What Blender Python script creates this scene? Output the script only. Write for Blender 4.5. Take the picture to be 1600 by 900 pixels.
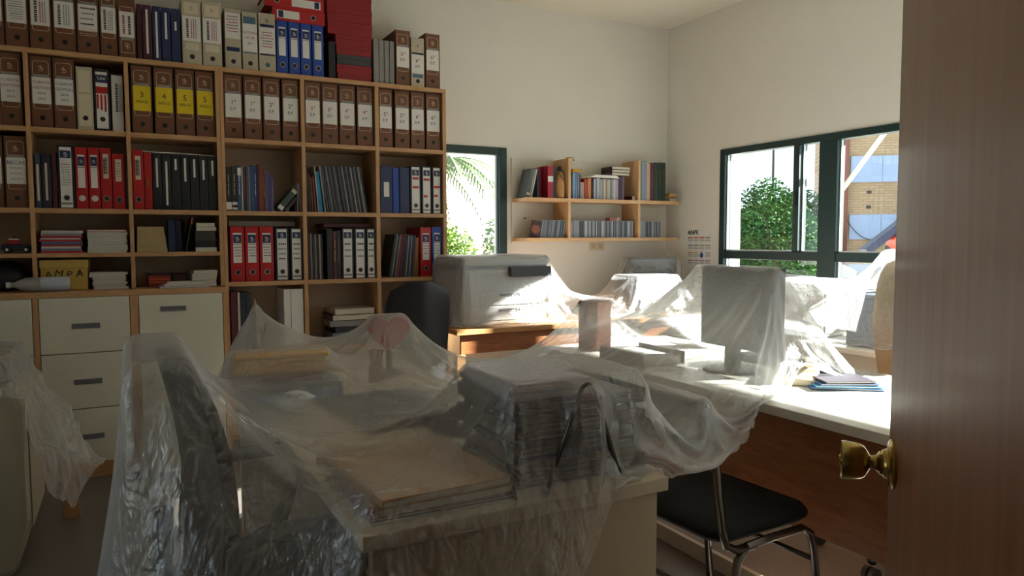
import bpy, bmesh, math, random
import numpy as np
from mathutils import Matrix, Vector, Euler

for _o in list(bpy.data.objects):
    bpy.data.objects.remove(_o)
SC = bpy.context.scene
COL = SC.collection
R = math.radians
random.seed(7)

# ------------------------------------------------------------------ camera, sky, sun, exposure
cam_data = bpy.data.cameras.new('camera')
cam_data.sensor_width = 36.0
cam_data.lens = 36.0 * 1141.1 / 1600.0
cam_data.clip_start = 0.02
cam_data.clip_end = 300
camera = bpy.data.objects.new('camera', cam_data)
COL.objects.link(camera)
camera.matrix_world = (Matrix.Translation((0, 0, 1.21)) @ Matrix.Rotation(R(-27.893), 4, 'Z')
                       @ Matrix.Rotation(R(90 - 3.836), 4, 'X') @ Matrix.Rotation(R(-0.165), 4, 'Z'))
SC.camera = camera

world = bpy.data.worlds.new('sky')
SC.world = world
world.use_nodes = True
_bg = world.node_tree.nodes['Background']
_bg.inputs[0].default_value = (0.82, 0.92, 1.0, 1)
_bg.inputs[1].default_value = 2.0

sun_data = bpy.data.lights.new('sun', 'SUN')
sun_data.energy = 78.0
sun_data.angle = R(0.8)
sun_data.color = (1.0, 0.975, 0.935)
sun = bpy.data.objects.new('sun', sun_data)
COL.objects.link(sun)
sun.rotation_euler = Vector((-1.0, 0.33, -0.478)).to_track_quat('-Z', 'Y').to_euler()

def portal(loc, sx, sy, direction):
    l = bpy.data.lights.new('window_portal', 'AREA')
    l.shape = 'RECTANGLE'; l.size = sx; l.size_y = sy
    l.cycles.is_portal = True
    o = bpy.data.objects.new('window_portal', l); COL.objects.link(o)
    o.location = loc
    o.rotation_euler = Vector(direction).to_track_quat('-Z', 'Y').to_euler()
portal((4.13, 2.17, 1.39), .94, 3.76, (-1, 0, 0))
portal((-1.53, 1.5, 1.0), .9, 1.0, (1, 0, 0))
portal((2.12, 4.93, 1.33), 0.62, 1.06, (0, -1, 0))

SC.view_settings.view_transform = 'Standard'
SC.view_settings.look = 'None'
SC.view_settings.gamma = 1.0
SC.view_settings.use_curve_mapping = False
SC.view_settings.exposure = -0.18
SC.cycles.max_bounces = 10
SC.cycles.diffuse_bounces = 5
SC.cycles.glossy_bounces = 4
SC.cycles.transparent_max_bounces = 24
SC.cycles.caustics_reflective = False
SC.cycles.caustics_refractive = False
SC.cycles.use_denoising = True

# ------------------------------------------------------------------ materials
def lin(c):
    if isinstance(c, str):
        c = tuple(int(c[i:i + 2], 16) / 255 for i in (0, 2, 4))
    return tuple(((v / 12.92) if v <= 0.04045 else ((v + 0.055) / 1.055) ** 2.4) for v in c) + (1,)

MATS = {}
def mat(key, color='808080', rough=0.5, metal=0.0, noise=0.0, nscale=30.0, bump=0.0, bscale=80.0, spec=0.5, stretch=None):
    """plain coloured surface with optional mottling and fine relief"""
    if key in MATS:
        return MATS[key]
    m = bpy.data.materials.new(key); MATS[key] = m
    m.use_nodes = True
    nt = m.node_tree; b = nt.nodes['Principled BSDF']
    b.inputs['Base Color'].default_value = lin(color)
    b.inputs['Roughness'].default_value = rough
    b.inputs['Metallic'].default_value = metal
    b.inputs['Specular IOR Level'].default_value = spec
    if noise or bump:
        tc = nt.nodes.new('ShaderNodeTexCoord')
        mp = nt.nodes.new('ShaderNodeMapping')
        nt.links.new(tc.outputs['Object'], mp.inputs[0])
        if stretch: mp.inputs['Scale'].default_value = stretch
    if noise:
        n = nt.nodes.new('ShaderNodeTexNoise'); n.inputs['Scale'].default_value = nscale; n.inputs['Detail'].default_value = 5
        nt.links.new(mp.outputs[0], n.inputs['Vector'])
        hs = nt.nodes.new('ShaderNodeHueSaturation'); hs.inputs['Color'].default_value = lin(color)
        mr = nt.nodes.new('ShaderNodeMapRange')
        mr.inputs[3].default_value = 1 - noise; mr.inputs[4].default_value = 1 + noise
        mr.inputs[1].default_value = 0.3; mr.inputs[2].default_value = 0.7
        nt.links.new(n.outputs[0], mr.inputs[0]); nt.links.new(mr.outputs[0], hs.inputs['Value'])
        nt.links.new(hs.outputs[0], b.inputs['Base Color'])
    if bump:
        n2 = nt.nodes.new('ShaderNodeTexNoise'); n2.inputs['Scale'].default_value = bscale; n2.inputs['Detail'].default_value = 4
        nt.links.new(mp.outputs[0], n2.inputs['Vector'])
        bp = nt.nodes.new('ShaderNodeBump'); bp.inputs['Strength'].default_value = bump; bp.inputs['Distance'].default_value = 0.01
        nt.links.new(n2.outputs[0], bp.inputs['Height']); nt.links.new(bp.outputs[0], b.inputs['Normal'])
    return m

def wood(key, c1, c2, rough=0.4, scale=(14, 14, 1.2), detail=6, coat=0.0):
    if key in MATS: return MATS[key]
    m = mat(key, c1, rough); nt = m.node_tree; b = nt.nodes['Principled BSDF']
    tc = nt.nodes.new('ShaderNodeTexCoord'); mp = nt.nodes.new('ShaderNodeMapping')
    mp.inputs['Scale'].default_value = scale
    nt.links.new(tc.outputs['Object'], mp.inputs[0])
    n = nt.nodes.new('ShaderNodeTexNoise'); n.inputs['Scale'].default_value = 4; n.inputs['Detail'].default_value = detail
    n.inputs['Distortion'].default_value = 0.6
    nt.links.new(mp.outputs[0], n.inputs['Vector'])
    cr = nt.nodes.new('ShaderNodeValToRGB')
    cr.color_ramp.elements[0].position = 0.32; cr.color_ramp.elements[0].color = lin(c2)
    cr.color_ramp.elements[1].position = 0.66; cr.color_ramp.elements[1].color = lin(c1)
    nt.links.new(n.outputs[0], cr.inputs[0]); nt.links.new(cr.outputs[0], b.inputs['Base Color'])
    b.inputs['Coat Weight'].default_value = coat
    b.inputs['Coat Roughness'].default_value = 0.12
    return m

def film_mat(key, clear=0.79, rough=0.15, tint='f2f3f4', trans=0.5, bump=0.5, gloss=0.14):
    """thin polythene dust sheet: part clear, part milky scattering, with a crinkled sheen"""
    if key in MATS: return MATS[key]
    m = bpy.data.materials.new(key); MATS[key] = m; m.use_nodes = True
    nt = m.node_tree; N = nt.nodes; L = nt.links
    for n in list(N): N.remove(n)
    out = N.new('ShaderNodeOutputMaterial')
    tc = N.new('ShaderNodeTexCoord')
    mp = N.new('ShaderNodeMapping'); mp.inputs['Scale'].default_value = (1, 1, 0.45)
    L.new(tc.outputs['Object'], mp.inputs[0])
    n1 = N.new('ShaderNodeTexNoise'); n1.inputs['Scale'].default_value = 38; n1.inputs['Detail'].default_value = 6
    n1.inputs['Distortion'].default_value = 1.4
    L.new(mp.outputs[0], n1.inputs['Vector'])
    wv = N.new('ShaderNodeTexNoise'); wv.inputs['Scale'].default_value = 9; wv.inputs['Detail'].default_value = 3; wv.inputs['Distortion'].default_value = 2.5
    L.new(mp.outputs[0], wv.inputs['Vector'])
    rd_ = N.new('ShaderNodeMath'); rd_.operation = 'SUBTRACT'; rd_.inputs[1].default_value = 0.5; L.new(wv.outputs[0], rd_.inputs[0])
    ab = N.new('ShaderNodeMath'); ab.operation = 'ABSOLUTE'; L.new(rd_.outputs[0], ab.inputs[0])
    ad = N.new('ShaderNodeMath'); ad.operation = 'MULTIPLY_ADD'; ad.inputs[1].default_value = 1.6
    L.new(ab.outputs[0], ad.inputs[0]); L.new(n1.outputs[0], ad.inputs[2])
    bp = N.new('ShaderNodeBump'); bp.inputs['Strength'].default_value = bump; bp.inputs['Distance'].default_value = 0.02
    L.new(ad.outputs[0], bp.inputs['Height'])
    tr = N.new('ShaderNodeBsdfTransparent'); tr.inputs[0].default_value = (0.97, 0.97, 0.97, 1)
    df = N.new('ShaderNodeBsdfDiffuse'); df.inputs[0].default_value = lin(tint)
    tl = N.new('ShaderNodeBsdfTranslucent'); tl.inputs[0].default_value = lin(tint)
    gl = N.new('ShaderNodeBsdfGlossy'); gl.inputs['Roughness'].default_value = rough
    for s in (df, tl, gl): L.new(bp.outputs[0], s.inputs['Normal'])
    m1 = N.new('ShaderNodeMixShader'); m1.inputs[0].default_value = trans
    L.new(df.outputs[0], m1.inputs[1]); L.new(tl.outputs[0], m1.inputs[2])
    lw = N.new('ShaderNodeLayerWeight'); lw.inputs[0].default_value = 0.25
    pw = N.new('ShaderNodeMapRange')
    pw.inputs[1].default_value = 0.0; pw.inputs[2].default_value = 0.9
    pw.inputs[3].default_value = 1 - clear; pw.inputs[4].default_value = min(1.0, 1 - clear + 0.42)
    L.new(lw.outputs['Facing'], pw.inputs[0])
    m2 = N.new('ShaderNodeMixShader')
    L.new(pw.outputs[0], m2.inputs[0]); L.new(tr.outputs[0], m2.inputs[1]); L.new(m1.outputs[0], m2.inputs[2])
    m3 = N.new('ShaderNodeMixShader'); m3.inputs[0].default_value = gloss
    L.new(m2.outputs[0], m3.inputs[1]); L.new(gl.outputs[0], m3.inputs[2])
    L.new(m3.outputs[0], out.inputs[0])
    return m

def glass_mat(key='window_glass'):
    if key in MATS: return MATS[key]
    m = bpy.data.materials.new(key); MATS[key] = m; m.use_nodes = True
    nt = m.node_tree; N = nt.nodes; L = nt.links
    for n in list(N): N.remove(n)
    out = N.new('ShaderNodeOutputMaterial')
    tr = N.new('ShaderNodeBsdfTransparent'); tr.inputs[0].default_value = (0.94, 0.97, 0.96, 1)
    gl = N.new('ShaderNodeBsdfGlossy'); gl.inputs['Roughness'].default_value = 0.02
    mx = N.new('ShaderNodeMixShader'); mx.inputs[0].default_value = 0.05
    L.new(tr.outputs[0], mx.inputs[1]); L.new(gl.outputs[0], mx.inputs[2]); L.new(mx.outputs[0], out.inputs[0])
    return m

# ------------------------------------------------------------------ mesh helpers
class MB:
    def __init__(s): s.v = []; s.f = []
    def box(s, x0, x1, y0, y1, z0, z1, M=None):
        i = len(s.v)
        c = [(x0, y0, z0), (x1, y0, z0), (x1, y1, z0), (x0, y1, z0), (x0, y0, z1), (x1, y0, z1), (x1, y1, z1), (x0, y1, z1)]
        if M is not None: c = [tuple(M @ Vector(p)) for p in c]
        s.v += c
        s.f += [(i, i + 3, i + 2, i + 1), (i + 4, i + 5, i + 6, i + 7), (i, i + 1, i + 5, i + 4), (i + 1, i + 2, i + 6, i + 5), (i + 2, i + 3, i + 7, i + 6), (i + 3, i, i + 4, i + 7)]
        return s
    def prism(s, poly, d0, d1, plane='xz'):
        """polygon (counter-clockwise) extruded along the remaining axis"""
        i = len(s.v); n = len(poly)
        def P(a, b, d): return {'xz': (a, d, b), 'xy': (a, b, d), 'yz': (d, a, b)}[plane]
        s.v += [P(a, b, d0) for a, b in poly] + [P(a, b, d1) for a, b in poly]
        s.f += [tuple(range(i, i + n)), tuple(range(i + 2 * n - 1, i + n - 1, -1))]
        s.f += [(i + k, i + n + k, i + n + (k + 1) % n, i + (k + 1) % n) for k in range(n)]
        return s
    def tube(s, pts, r, n=8, cap=True):
        pts = [Vector(p) for p in pts]; i = len(s.v); m = len(pts)
        rr = r if isinstance(r, (list, tuple)) else [r] * m
        ref = None
        for k, p in enumerate(pts):
            d = (pts[min(k + 1, m - 1)] - pts[max(k - 1, 0)]).normalized()
            if ref is None:
                ref = d.orthogonal().normalized()
            ref = (ref - d * ref.dot(d))
            if ref.length < 1e-6: ref = d.orthogonal()
            ref.normalize(); b = d.cross(ref)
            for a in range(n):
                t = 2 * math.pi * a / n
                s.v.append(tuple(p + (ref * math.cos(t) + b * math.sin(t)) * rr[k]))
        for k in range(m - 1):
            for a in range(n):
                s.f.append((i + k * n + a, i + k * n + (a + 1) % n, i + (k + 1) * n + (a + 1) % n, i + (k + 1) * n + a))
        if cap:
            s.f.append(tuple(i + a for a in range(n - 1, -1, -1)))
            s.f.append(tuple(i + (m - 1) * n + a for a in range(n)))
        return s
    def lathe(s, prof, n=20, axis='z', o=(0, 0, 0)):
        i = len(s.v); m = len(prof)
        for r, h in prof:
            for a in range(n):
                t = 2 * math.pi * a / n; c, q = r * math.cos(t), r * math.sin(t)
                p = {'z': (c, q, h), 'y': (c, h, q), 'x': (h, c, q)}[axis]
                s.v.append((p[0] + o[0], p[1] + o[1], p[2] + o[2]))
        for k in range(m - 1):
            for a in range(n):
                s.f.append((i + k * n + a, i + k * n + (a + 1) % n, i + (k + 1) * n + (a + 1) % n, i + (k + 1) * n + a))
        s.f.append(tuple(i + a for a in range(n - 1, -1, -1)))
        s.f.append(tuple(i + (m - 1) * n + a for a in range(n)))
        return s
    def quad(s, a, b, c, d):
        i = len(s.v); s.v += [a, b, c, d]; s.f.append((i, i + 1, i + 2, i + 3)); return s
    def line(s, pts, w, y0=-0.0004, y1=0.0004):
        """flat stroke of width w in the xz plane"""
        for (x0, z0), (x1, z1) in zip(pts, pts[1:]):
            d = math.hypot(x1 - x0, z1 - z0) or 1e-6
            nx, nz = -(z1 - z0) / d * w / 2, (x1 - x0) / d * w / 2
            s.prism([(x0 - nx, z0 - nz), (x1 - nx, z1 - nz), (x1 + nx, z1 + nz), (x0 + nx, z0 + nz)], y0, y1)
        return s
    def mesh(s, name):
        me = bpy.data.meshes.new(name); me.from_pydata(s.v, [], s.f)
        bm = bmesh.new(); bm.from_mesh(me); bmesh.ops.recalc_face_normals(bm, faces=bm.faces); bm.to_mesh(me); bm.free()
        return me

def put(name, me, m, parent=None, loc=(0, 0, 0), rot=(0, 0, 0), smooth=False, bevel=0, label=None):
    if isinstance(me, MB): me = me.mesh(name)
    o = bpy.data.objects.new(name, me); COL.objects.link(o)
    if not me.materials: me.materials.append(m)
    elif me.materials[0] != m:
        o.material_slots[0].link = 'OBJECT'; o.material_slots[0].material = m
    o.location = loc; o.rotation_euler = rot
    if parent: o.parent = parent
    if smooth:
        for p in me.polygons: p.use_smooth = True
        if smooth == 'auto':
            me.set_sharp_from_angle(angle=R(40))
    if bevel:
        b = o.modifiers.new('edge', 'BEVEL'); b.width = bevel; b.segments = 2; b.limit_method = 'ANGLE'; b.angle_limit = R(40)
    if label: o['label'] = label
    return o

def tag(o, label, cat, group=None, kind=None):
    o['label'] = label
    if cat: o['category'] = cat
    if group: o['group'] = group
    if kind: o['kind'] = kind
    return o

def thing(name, label, cat, loc=(0, 0, 0), rot=(0, 0, 0), group=None):
    o = bpy.data.objects.new(name, None); COL.objects.link(o)
    o.empty_display_size = 0.05
    o.location = loc; o.rotation_euler = rot
    return tag(o, label, cat, group)

def struct(name, me, m, label=None, **k):
    o = put(name, me, m, **k); o['kind'] = 'structure'
    if label: o['label'] = label
    return o

def B(*a): return MB().box(*a)

FONTS = {}
def text(parent, body, size, loc, m, roll=0.0, align='CENTER', name='lettering', yaw=0.0, shear=0.0, sx=1.0, bold=0.0):
    key = (body, round(size, 4), align, shear, m.name, bold)
    me = FONTS.get(key)
    if me is None:
        c = bpy.data.curves.new('lettering', 'FONT'); c.body = body; c.size = size
        c.align_x = align; c.align_y = 'CENTER'; c.resolution_u = 2; c.extrude = 0.0003; c.shear = shear; c.space_line = 0.85; c.offset = bold
        tmp = bpy.data.objects.new('lettering_source', c); COL.objects.link(tmp)
        me = bpy.data.meshes.new_from_object(tmp.evaluated_get(bpy.context.evaluated_depsgraph_get()))
        bpy.data.objects.remove(tmp); bpy.data.curves.remove(c)
        me.name = 'lettering'; me.materials.clear(); me.materials.append(m); FONTS[key] = me
    o = bpy.data.objects.new(name, me); COL.objects.link(o)
    o.matrix_local = Matrix.Translation(loc) @ Matrix.Rotation(yaw, 4, 'Z') @ Matrix.Rotation(roll, 4, 'Y') @ Matrix.Rotation(R(90), 4, 'X') @ Matrix.Diagonal((sx, 1, 1, 1))
    o.parent = parent
    return o
CACHE = {}
def shared(key, fn):
    if key not in CACHE: CACHE[key] = fn().mesh(key[0])
    return CACHE[key]
# ------------------------------------------------------------------ the room
XL, XR, YB, YF, ZC = -1.3, 3.87, 4.65, 0.12, 2.865
m_wall = mat('wall_paint', 'e3e1da', 0.75, noise=0.015, nscale=3, bump=0.05, bscale=160)
m_ceil = mat('ceiling_paint', 'eae4d8', 0.85, noise=0.012, nscale=3, bump=0.03, bscale=120)
m_frame = mat('dark_green_lacquer', '10302f', 0.42, noise=0.05, nscale=40)
m_alu = mat('bare_aluminium', 'b9bcbc', 0.35, metal=0.8)

m_floor = mat('speckled_vinyl', '6a615b', 0.34, spec=0.4)
def _floor_nodes():
    nt = m_floor.node_tree; b = nt.nodes['Principled BSDF']
    tc = nt.nodes.new('ShaderNodeTexCoord')
    v = nt.nodes.new('ShaderNodeTexVoronoi'); v.inputs['Scale'].default_value = 170
    n = nt.nodes.new('ShaderNodeTexNoise'); n.inputs['Scale'].default_value = 320; n.inputs['Detail'].default_value = 3
    nt.links.new(tc.outputs['Object'], v.inputs['Vector']); nt.links.new(tc.outputs['Object'], n.inputs['Vector'])
    cr = nt.nodes.new('ShaderNodeValToRGB')
    e = cr.color_ramp.elements
    e[0].position = 0.3; e[0].color = lin('5a524d'); e[1].position = 0.72; e[1].color = lin('9c9188')
    nt.links.new(n.outputs[0], cr.inputs[0])
    mx = nt.nodes.new('ShaderNodeMixRGB'); mx.blend_type = 'MULTIPLY'; mx.inputs[0].default_value = 0.35
    nt.links.new(cr.outputs[0], mx.inputs[1]); nt.links.new(v.outputs['Color'], mx.inputs[2])
    nt.links.new(mx.outputs[0], b.inputs['Base Color'])
_floor_nodes()

struct('floor', B(XL - .2, XR, -1.6, YB, -.08, 0), m_floor, 'dark speckled grey brown vinyl floor')
struct('ceiling', B(XL - .2, XR + .2, -1.6, YB + .2, ZC, ZC + .12), m_ceil, 'plain off-white ceiling')
struct('wall_left', MB().box(XL - .2, XL, YF, 1.0, 0, ZC).box(XL - .2, XL, 2.0, YB, 0, ZC).box(XL - .2, XL, 1.0, 2.0, 0, .55).box(XL - .2, XL, 1.0, 2.0, 1.45, ZC), m_wall)
struct('wall_front', MB().box(XL - .2, -.47, 0, YF, 0, ZC).box(.40, XR, 0, YF, 0, ZC).box(-.47, .40, 0, YF, 2.08, ZC), m_wall)
# corridor behind the doorway
struct('wall_corridor', MB().box(XL - .2, XR, -1.7, -1.6, 0, ZC).box(XL - .3, XL - .2, -1.6, 0, 0, ZC).box(XR, XR + .1, -1.6, 0, 0, ZC), m_wall)
# right wall with the long window opening; back wall with the small one
WY0, WY1, WZ0, WZ1 = 0.30, 4.042, 0.91, 1.855
struct('wall_right', MB().box(XR, XR + .2, 0, WY0, 0, ZC).box(XR, XR + .2, WY1, YB + .2, 0, ZC)
       .box(XR, XR + .2, WY0, WY1, 0, WZ0).box(XR, XR + .2, WY0, WY1, WZ1, ZC), m_wall)
BX0, BX1 = 1.815, 2.418
struct('wall_back', MB().box(XL - .2, BX0, YB, YB + .2, 0, ZC).box(BX1, XR, YB, YB + .2, 0, ZC)
       .box(BX0, BX1, YB, YB + .2, 0, WZ0).box(BX0, BX1, YB, YB + .2, WZ1, ZC), m_wall)
struct('baseboard_back', B(1.86, XR, YB - .014, YB, 0, .08), wood('beech_trim', 'b98a58', 'a87848'))

# window_1: long dark green window in the right wall
def window_root(name, label):
    o = bpy.data.objects.new(name, None); COL.objects.link(o); o['kind'] = 'structure'; o['label'] = label
    return o
w1 = window_root('window_1', 'long dark green framed window with opening sash in the side wall')
fx0, fx1 = XR - .012, XR + .055
put('window_frame', MB().box(fx0, fx1, WY1 - .05, WY1, WZ0, WZ1).box(fx0, fx1, WY0, WY0 + .05, WZ0, WZ1)
    .box(fx0, fx1, WY0 + .05, WY1 - .05, WZ1 - .045, WZ1).box(fx0, fx1, WY0 + .05, WY1 - .05, WZ0, WZ0 + .05), m_frame, w1, bevel=.004)
put('transom', B(fx0 + .004, fx1, WY0 + .05, WY1 - .05, 1.064, 1.122), m_frame, w1, bevel=.004)
for (a, b) in ((3.042, 3.175), (1.86, 1.99)):
    put('mullion', B(fx0 - .004, fx1 + .004, a, b, WZ0 + .05, WZ1 - .045), m_frame, w1, bevel=.006)
put('mullion', B(fx0 + .002, fx1, 3.322, 3.378, 1.122, WZ1 - .045), m_frame, w1, bevel=.004)
put('sash_stile', B(fx0 - .014, fx0 + .002, 3.318, 3.352, 1.126, WZ1 - .05), m_frame, w1, bevel=.003)
gm = glass_mat()
for (y0, y1, z0, z1) in ((3.378, 3.992, 1.122, 1.81), (3.175, 3.322, 1.122, 1.81), (1.99, 3.042, 1.122, 1.81), (.35, 1.86, 1.122, 1.81),
                         (3.175, 3.992, .96, 1.064), (1.99, 3.042, .96, 1.064), (.35, 1.86, .96, 1.064)):
    p = put('pane', B(XR + .018, XR + .024, y0, y1, z0, z1), gm, w1)
    put('glazing_bead', MB().box(XR + .012, XR + .03, y0, y0 + .008, z0, z1).box(XR + .012, XR + .03, y1 - .008, y1, z0, z1)
        .box(XR + .012, XR + .03, y0 + .008, y1 - .008, z0, z0 + .008), m_alu, p)
put('window_sill', B(XR - .03, XR + .19, WY0, WY1, WZ0 - .03, WZ0 - .001), mat('pale_sill', 'c9c4b8', .5), w1)
put('window_catch', MB().box(fx0 - .026, fx0 - .012, 3.33, 3.345, 1.42, 1.52), mat('black_plastic', '17181a', .4), w1, bevel=.003)

w2 = window_root('window_2', 'small dark green framed window beside the tall bookcase')
fy0, fy1 = YB - .012, YB + .055
put('window_frame', MB().box(BX1 - .06, BX1, fy0, fy1, WZ0, WZ1).box(BX0, BX0 + .05, fy0, fy1, WZ0, WZ1)
    .box(BX0 + .05, BX1 - .06, fy0, fy1, WZ1 - .055, WZ1).box(BX0 + .05, BX1 - .06, fy0, fy1, WZ0, WZ0 + .05), m_frame, w2, bevel=.004)
p = put('pane', B(BX0 + .05, BX1 - .06, YB + .018, YB + .024, WZ0 + .05, WZ1 - .055), gm, w2)
put('glazing_bead', B(BX1 - .066, BX1 - .06, YB + .012, YB + .03, WZ0 + .05, WZ1 - .055), m_frame, p)

w3 = window_root('window_3', 'plain window in the side wall left of the camera')
put('window_frame', MB().box(XL - .07, XL + .01, 1.0, 1.05, .55, 1.45).box(XL - .07, XL + .01, 1.95, 2.0, .55, 1.45).box(XL - .07, XL + .01, 1.05, 1.95, .55, .6).box(XL - .07, XL + .01, 1.05, 1.95, 1.4, 1.45), m_frame, w3)
put('pane', B(XL - .034, XL - .028, 1.05, 1.95, .6, 1.4), gm, w3)

# door_1: varnished door standing open beside the camera
m_door = wood('door_veneer', '8f5530', '784322', 0.45, scale=(9, 9, .5), coat=0.05)
m_brass = mat('old_brass', 'b59a58', 0.26, metal=1.0, noise=.1, nscale=60)
d1 = bpy.data.objects.new('door_1', None); COL.objects.link(d1); d1['kind'] = 'structure'
d1['label'] = 'varnished brown wooden door standing open with brass knob'
d1.location = (.378, .143, 0); d1.rotation_euler = (0, R(0.6), R(41.2))
put('door_leaf', B(.01, .80, -.04, 0, .008, 2.04), m_door, d1, bevel=.002)
kz = .901
kn = put('door_knob', MB().lathe([(.0345, 0), (.0345, .004), (.031, .007), (.021, .009), (.0195, .014), (.0165, .016), (.0165, .019), (.012, .022),
                                 (.0095, .026), (.0095, .031), (.015, .034), (.0215, .038), (.0245, .043), (.0258, .05), (.0272, .066), (.0265, .068), (.024, .066)], 32, 'y',
                                (.742, 0, kz)), m_brass, d1, smooth='auto')
put('lock_button', MB().lathe([(.008, .06), (.008, .069), (.006, .071)], 16, 'y', (.742, 0, kz)), m_brass, kn, smooth='auto')
put('latch_plate', B(.7995, .8015, -.032, -.008, kz - .03, kz + .03), m_brass, d1)
put('hinge', MB().tube([(.004, .006, 1.75), (.004, .006, 1.84)], .007, 10).tube([(.004, .006, .25), (.004, .006, .34)], .007, 10), m_brass, d1)
struct('trim_1', MB().box(.40, .46, YF, YF + .015, 0, 2.14).box(-.53, -.47, YF, YF + .015, 0, 2.14).box(-.47, .40, YF, YF + .015, 2.08, 2.14), wood('jamb', '8a5a3a', '7a4c30'))

# ------------------------------------------------------------------ outdoors
m_ground = mat('pale_asphalt', 'a8a49c', .9, noise=.1, nscale=2)
g = struct('ground', B(-40, 60, YB + .3, 60, -.62, -.5), m_ground)
g2 = struct('ground', B(XR + .3, 60, -40, YB + .3, -.62, -.5), m_ground)

m_leafA = mat('leaf_green', '2f5128', .85, noise=.3, nscale=1.5, spec=.1)
m_leafB = mat('leaf_light', '66802f', .55, noise=.3, nscale=3)
m_leafP = mat('palm_green', '566a3c', .5, noise=.25, nscale=3)
m_bark = mat('bark', '5d4c3d', .9, noise=.2, nscale=20)

def leaf_cloud(rng, blobs, n, size):
    mb = MB(); tot = sum(b[3] * b[4] * b[5] for b in blobs)
    for (cx, cy, cz, rx, ry, rz) in blobs:
        for _ in range(int(n * rx * ry * rz / tot)):
            d = Vector((rng.gauss(0, 1), rng.gauss(0, 1), rng.gauss(0, 1))).normalized()
            t = rng.uniform(.55, 1.05)
            c = Vector((cx + d.x * rx * t, cy + d.y * ry * t, cz + d.z * rz * t))
            a = Vector((rng.gauss(0, 1), rng.gauss(0, 1), rng.gauss(0, .6))).normalized()
            b = a.orthogonal().normalized(); b.rotate(Matrix.Rotation(rng.uniform(0, 6.28), 3, a))
            s = size * rng.uniform(.6, 1.3)
            i = len(mb.v)
            mb.v += [tuple(c - a * s), tuple(c + b * s * .45), tuple(c + a * s), tuple(c - b * s * .45)]
            mb.f.append((i, i + 1, i + 2, i + 3))
    return mb

def tree(name, label, base, blobs, n, size, m, trunk_r, cat='tree', group=None):
    t = thing(name, label, cat, base, group=group)
    rng = random.Random(label)
    tb = MB().tube([(0, 0, 0), (.03, .02, blobs[0][2] * .5), (0, 0, blobs[0][2])], [trunk_r, trunk_r * .8, trunk_r * .5], 8)
    for b in blobs:
        tb.tube([(0, 0, blobs[0][2] * .45), (b[0] * .6, b[1] * .6, b[2] * .8), (b[0], b[1], b[2])], [trunk_r * .5, trunk_r * .35, trunk_r * .2], 6)
    put('trunk', tb, m_bark, t, smooth=True)
    f = put('foliage', leaf_cloud(rng, blobs, n, size), m, t)
    f['kind'] = 'stuff'
    return t
tree('leafy_tree', 'tall bushy green tree nearest the pier in the side window', (13.0, 12.0, -.5),
     [(0, .1, 1.9, 1.0, .9, 1.0), (.1, .2, 2.6, .5, .5, .5), (0, -.7, 1.4, .8, .7, .8), (.1, .9, 1.5, .8, .8, .9), (0, 0, 1.0, .9, 1.1, .7)], 14000, .055, m_leafA, .09)
tree('leafy_tree', 'lower rounded green tree seen behind the middle window mullion', (15.0, 13.5, -.5),
     [(0, 0, 1.8, 1.0, .9, .9), (0, -.6, 1.5, .9, .7, .8), (0, .9, 1.5, .9, .8, .9), (0, 0, .9, 1.0, 1.2, .6)], 13000, .055, m_leafA, .1)
tree('leafy_tree', 'dark tree filling the narrow sash beside the thick mullion', (17.2, 14.75, -.5),
     [(0, 0, 2.1, 1.0, .8, 1.0), (0, -.2, 1.4, .9, .9, .9), (0, 0, .9, 1.0, .9, .6)], 10000, .06, m_leafA, .1)
tree('garden_shrub', 'sunlit yellow green shrub outside the small window', (4.75, 11.0, -.5),
     [(0, 0, 1.3, .42, .5, .6), (-.3, 0, 1.6, .35, .4, .4), (.1, 0, .8, .45, .4, .5)], 5000, .045, m_leafB, .05, 'shrub')
tree('garden_shrub', 'narrow dark shrub beside the white wall outside the small window', (5.72, 11.6, -.5),
     [(0, 0, 1.4, .17, .18, .7), (0, 0, .9, .2, .2, .6)], 900, .05, m_leafP, .03, 'shrub')
def palm():
    t = thing('palm_tree', 'palm with drooping fronds seen through the small window', 'palm', (4.85, 12.3, -.5))
    tb = MB().tube([(0, 0, 0), (.05, 0, 1.5), (0, 0, 3.0)], [.2, .17, .16], 10)
    put('trunk', tb, m_bark, t, smooth=True)
    rng = random.Random(5)
    for k in range(16):
        a = k * 2.399; up = rng.uniform(.2, .9); L = rng.uniform(1.5, 2.0)
        mb = MB(); pts = []
        for i in range(9):
            s = i / 8; r = L * s
            pts.append(Vector((math.cos(a) * r, math.sin(a) * r, 3.0 + up * s * 1.1 - 1.5 * s * s * (1.2 - up * .4))))
        mb.tube(pts, [.018 * (1 - .8 * i / 8) for i in range(9)], 5)
        side = Vector((-math.sin(a), math.cos(a), 0))
        for i in range(1, 9):
            for j in range(3):
                q = pts[i - 1].lerp(pts[i], j / 3)
                for sg in (-1, 1):
                    tip = q + side * sg * .32 * (1 - .5 * i / 9) + (pts[i] - pts[i - 1]) * .9 + Vector((0, 0, -.16))
                    w = (pts[i] - pts[i - 1]).normalized() * .03
                    n0 = len(mb.v); mb.v += [tuple(q - w), tuple(q + w), tuple(tip)]; mb.f.append((n0, n0 + 1, n0 + 2))
        put('frond', mb, m_leafP, t)
palm()

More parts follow.
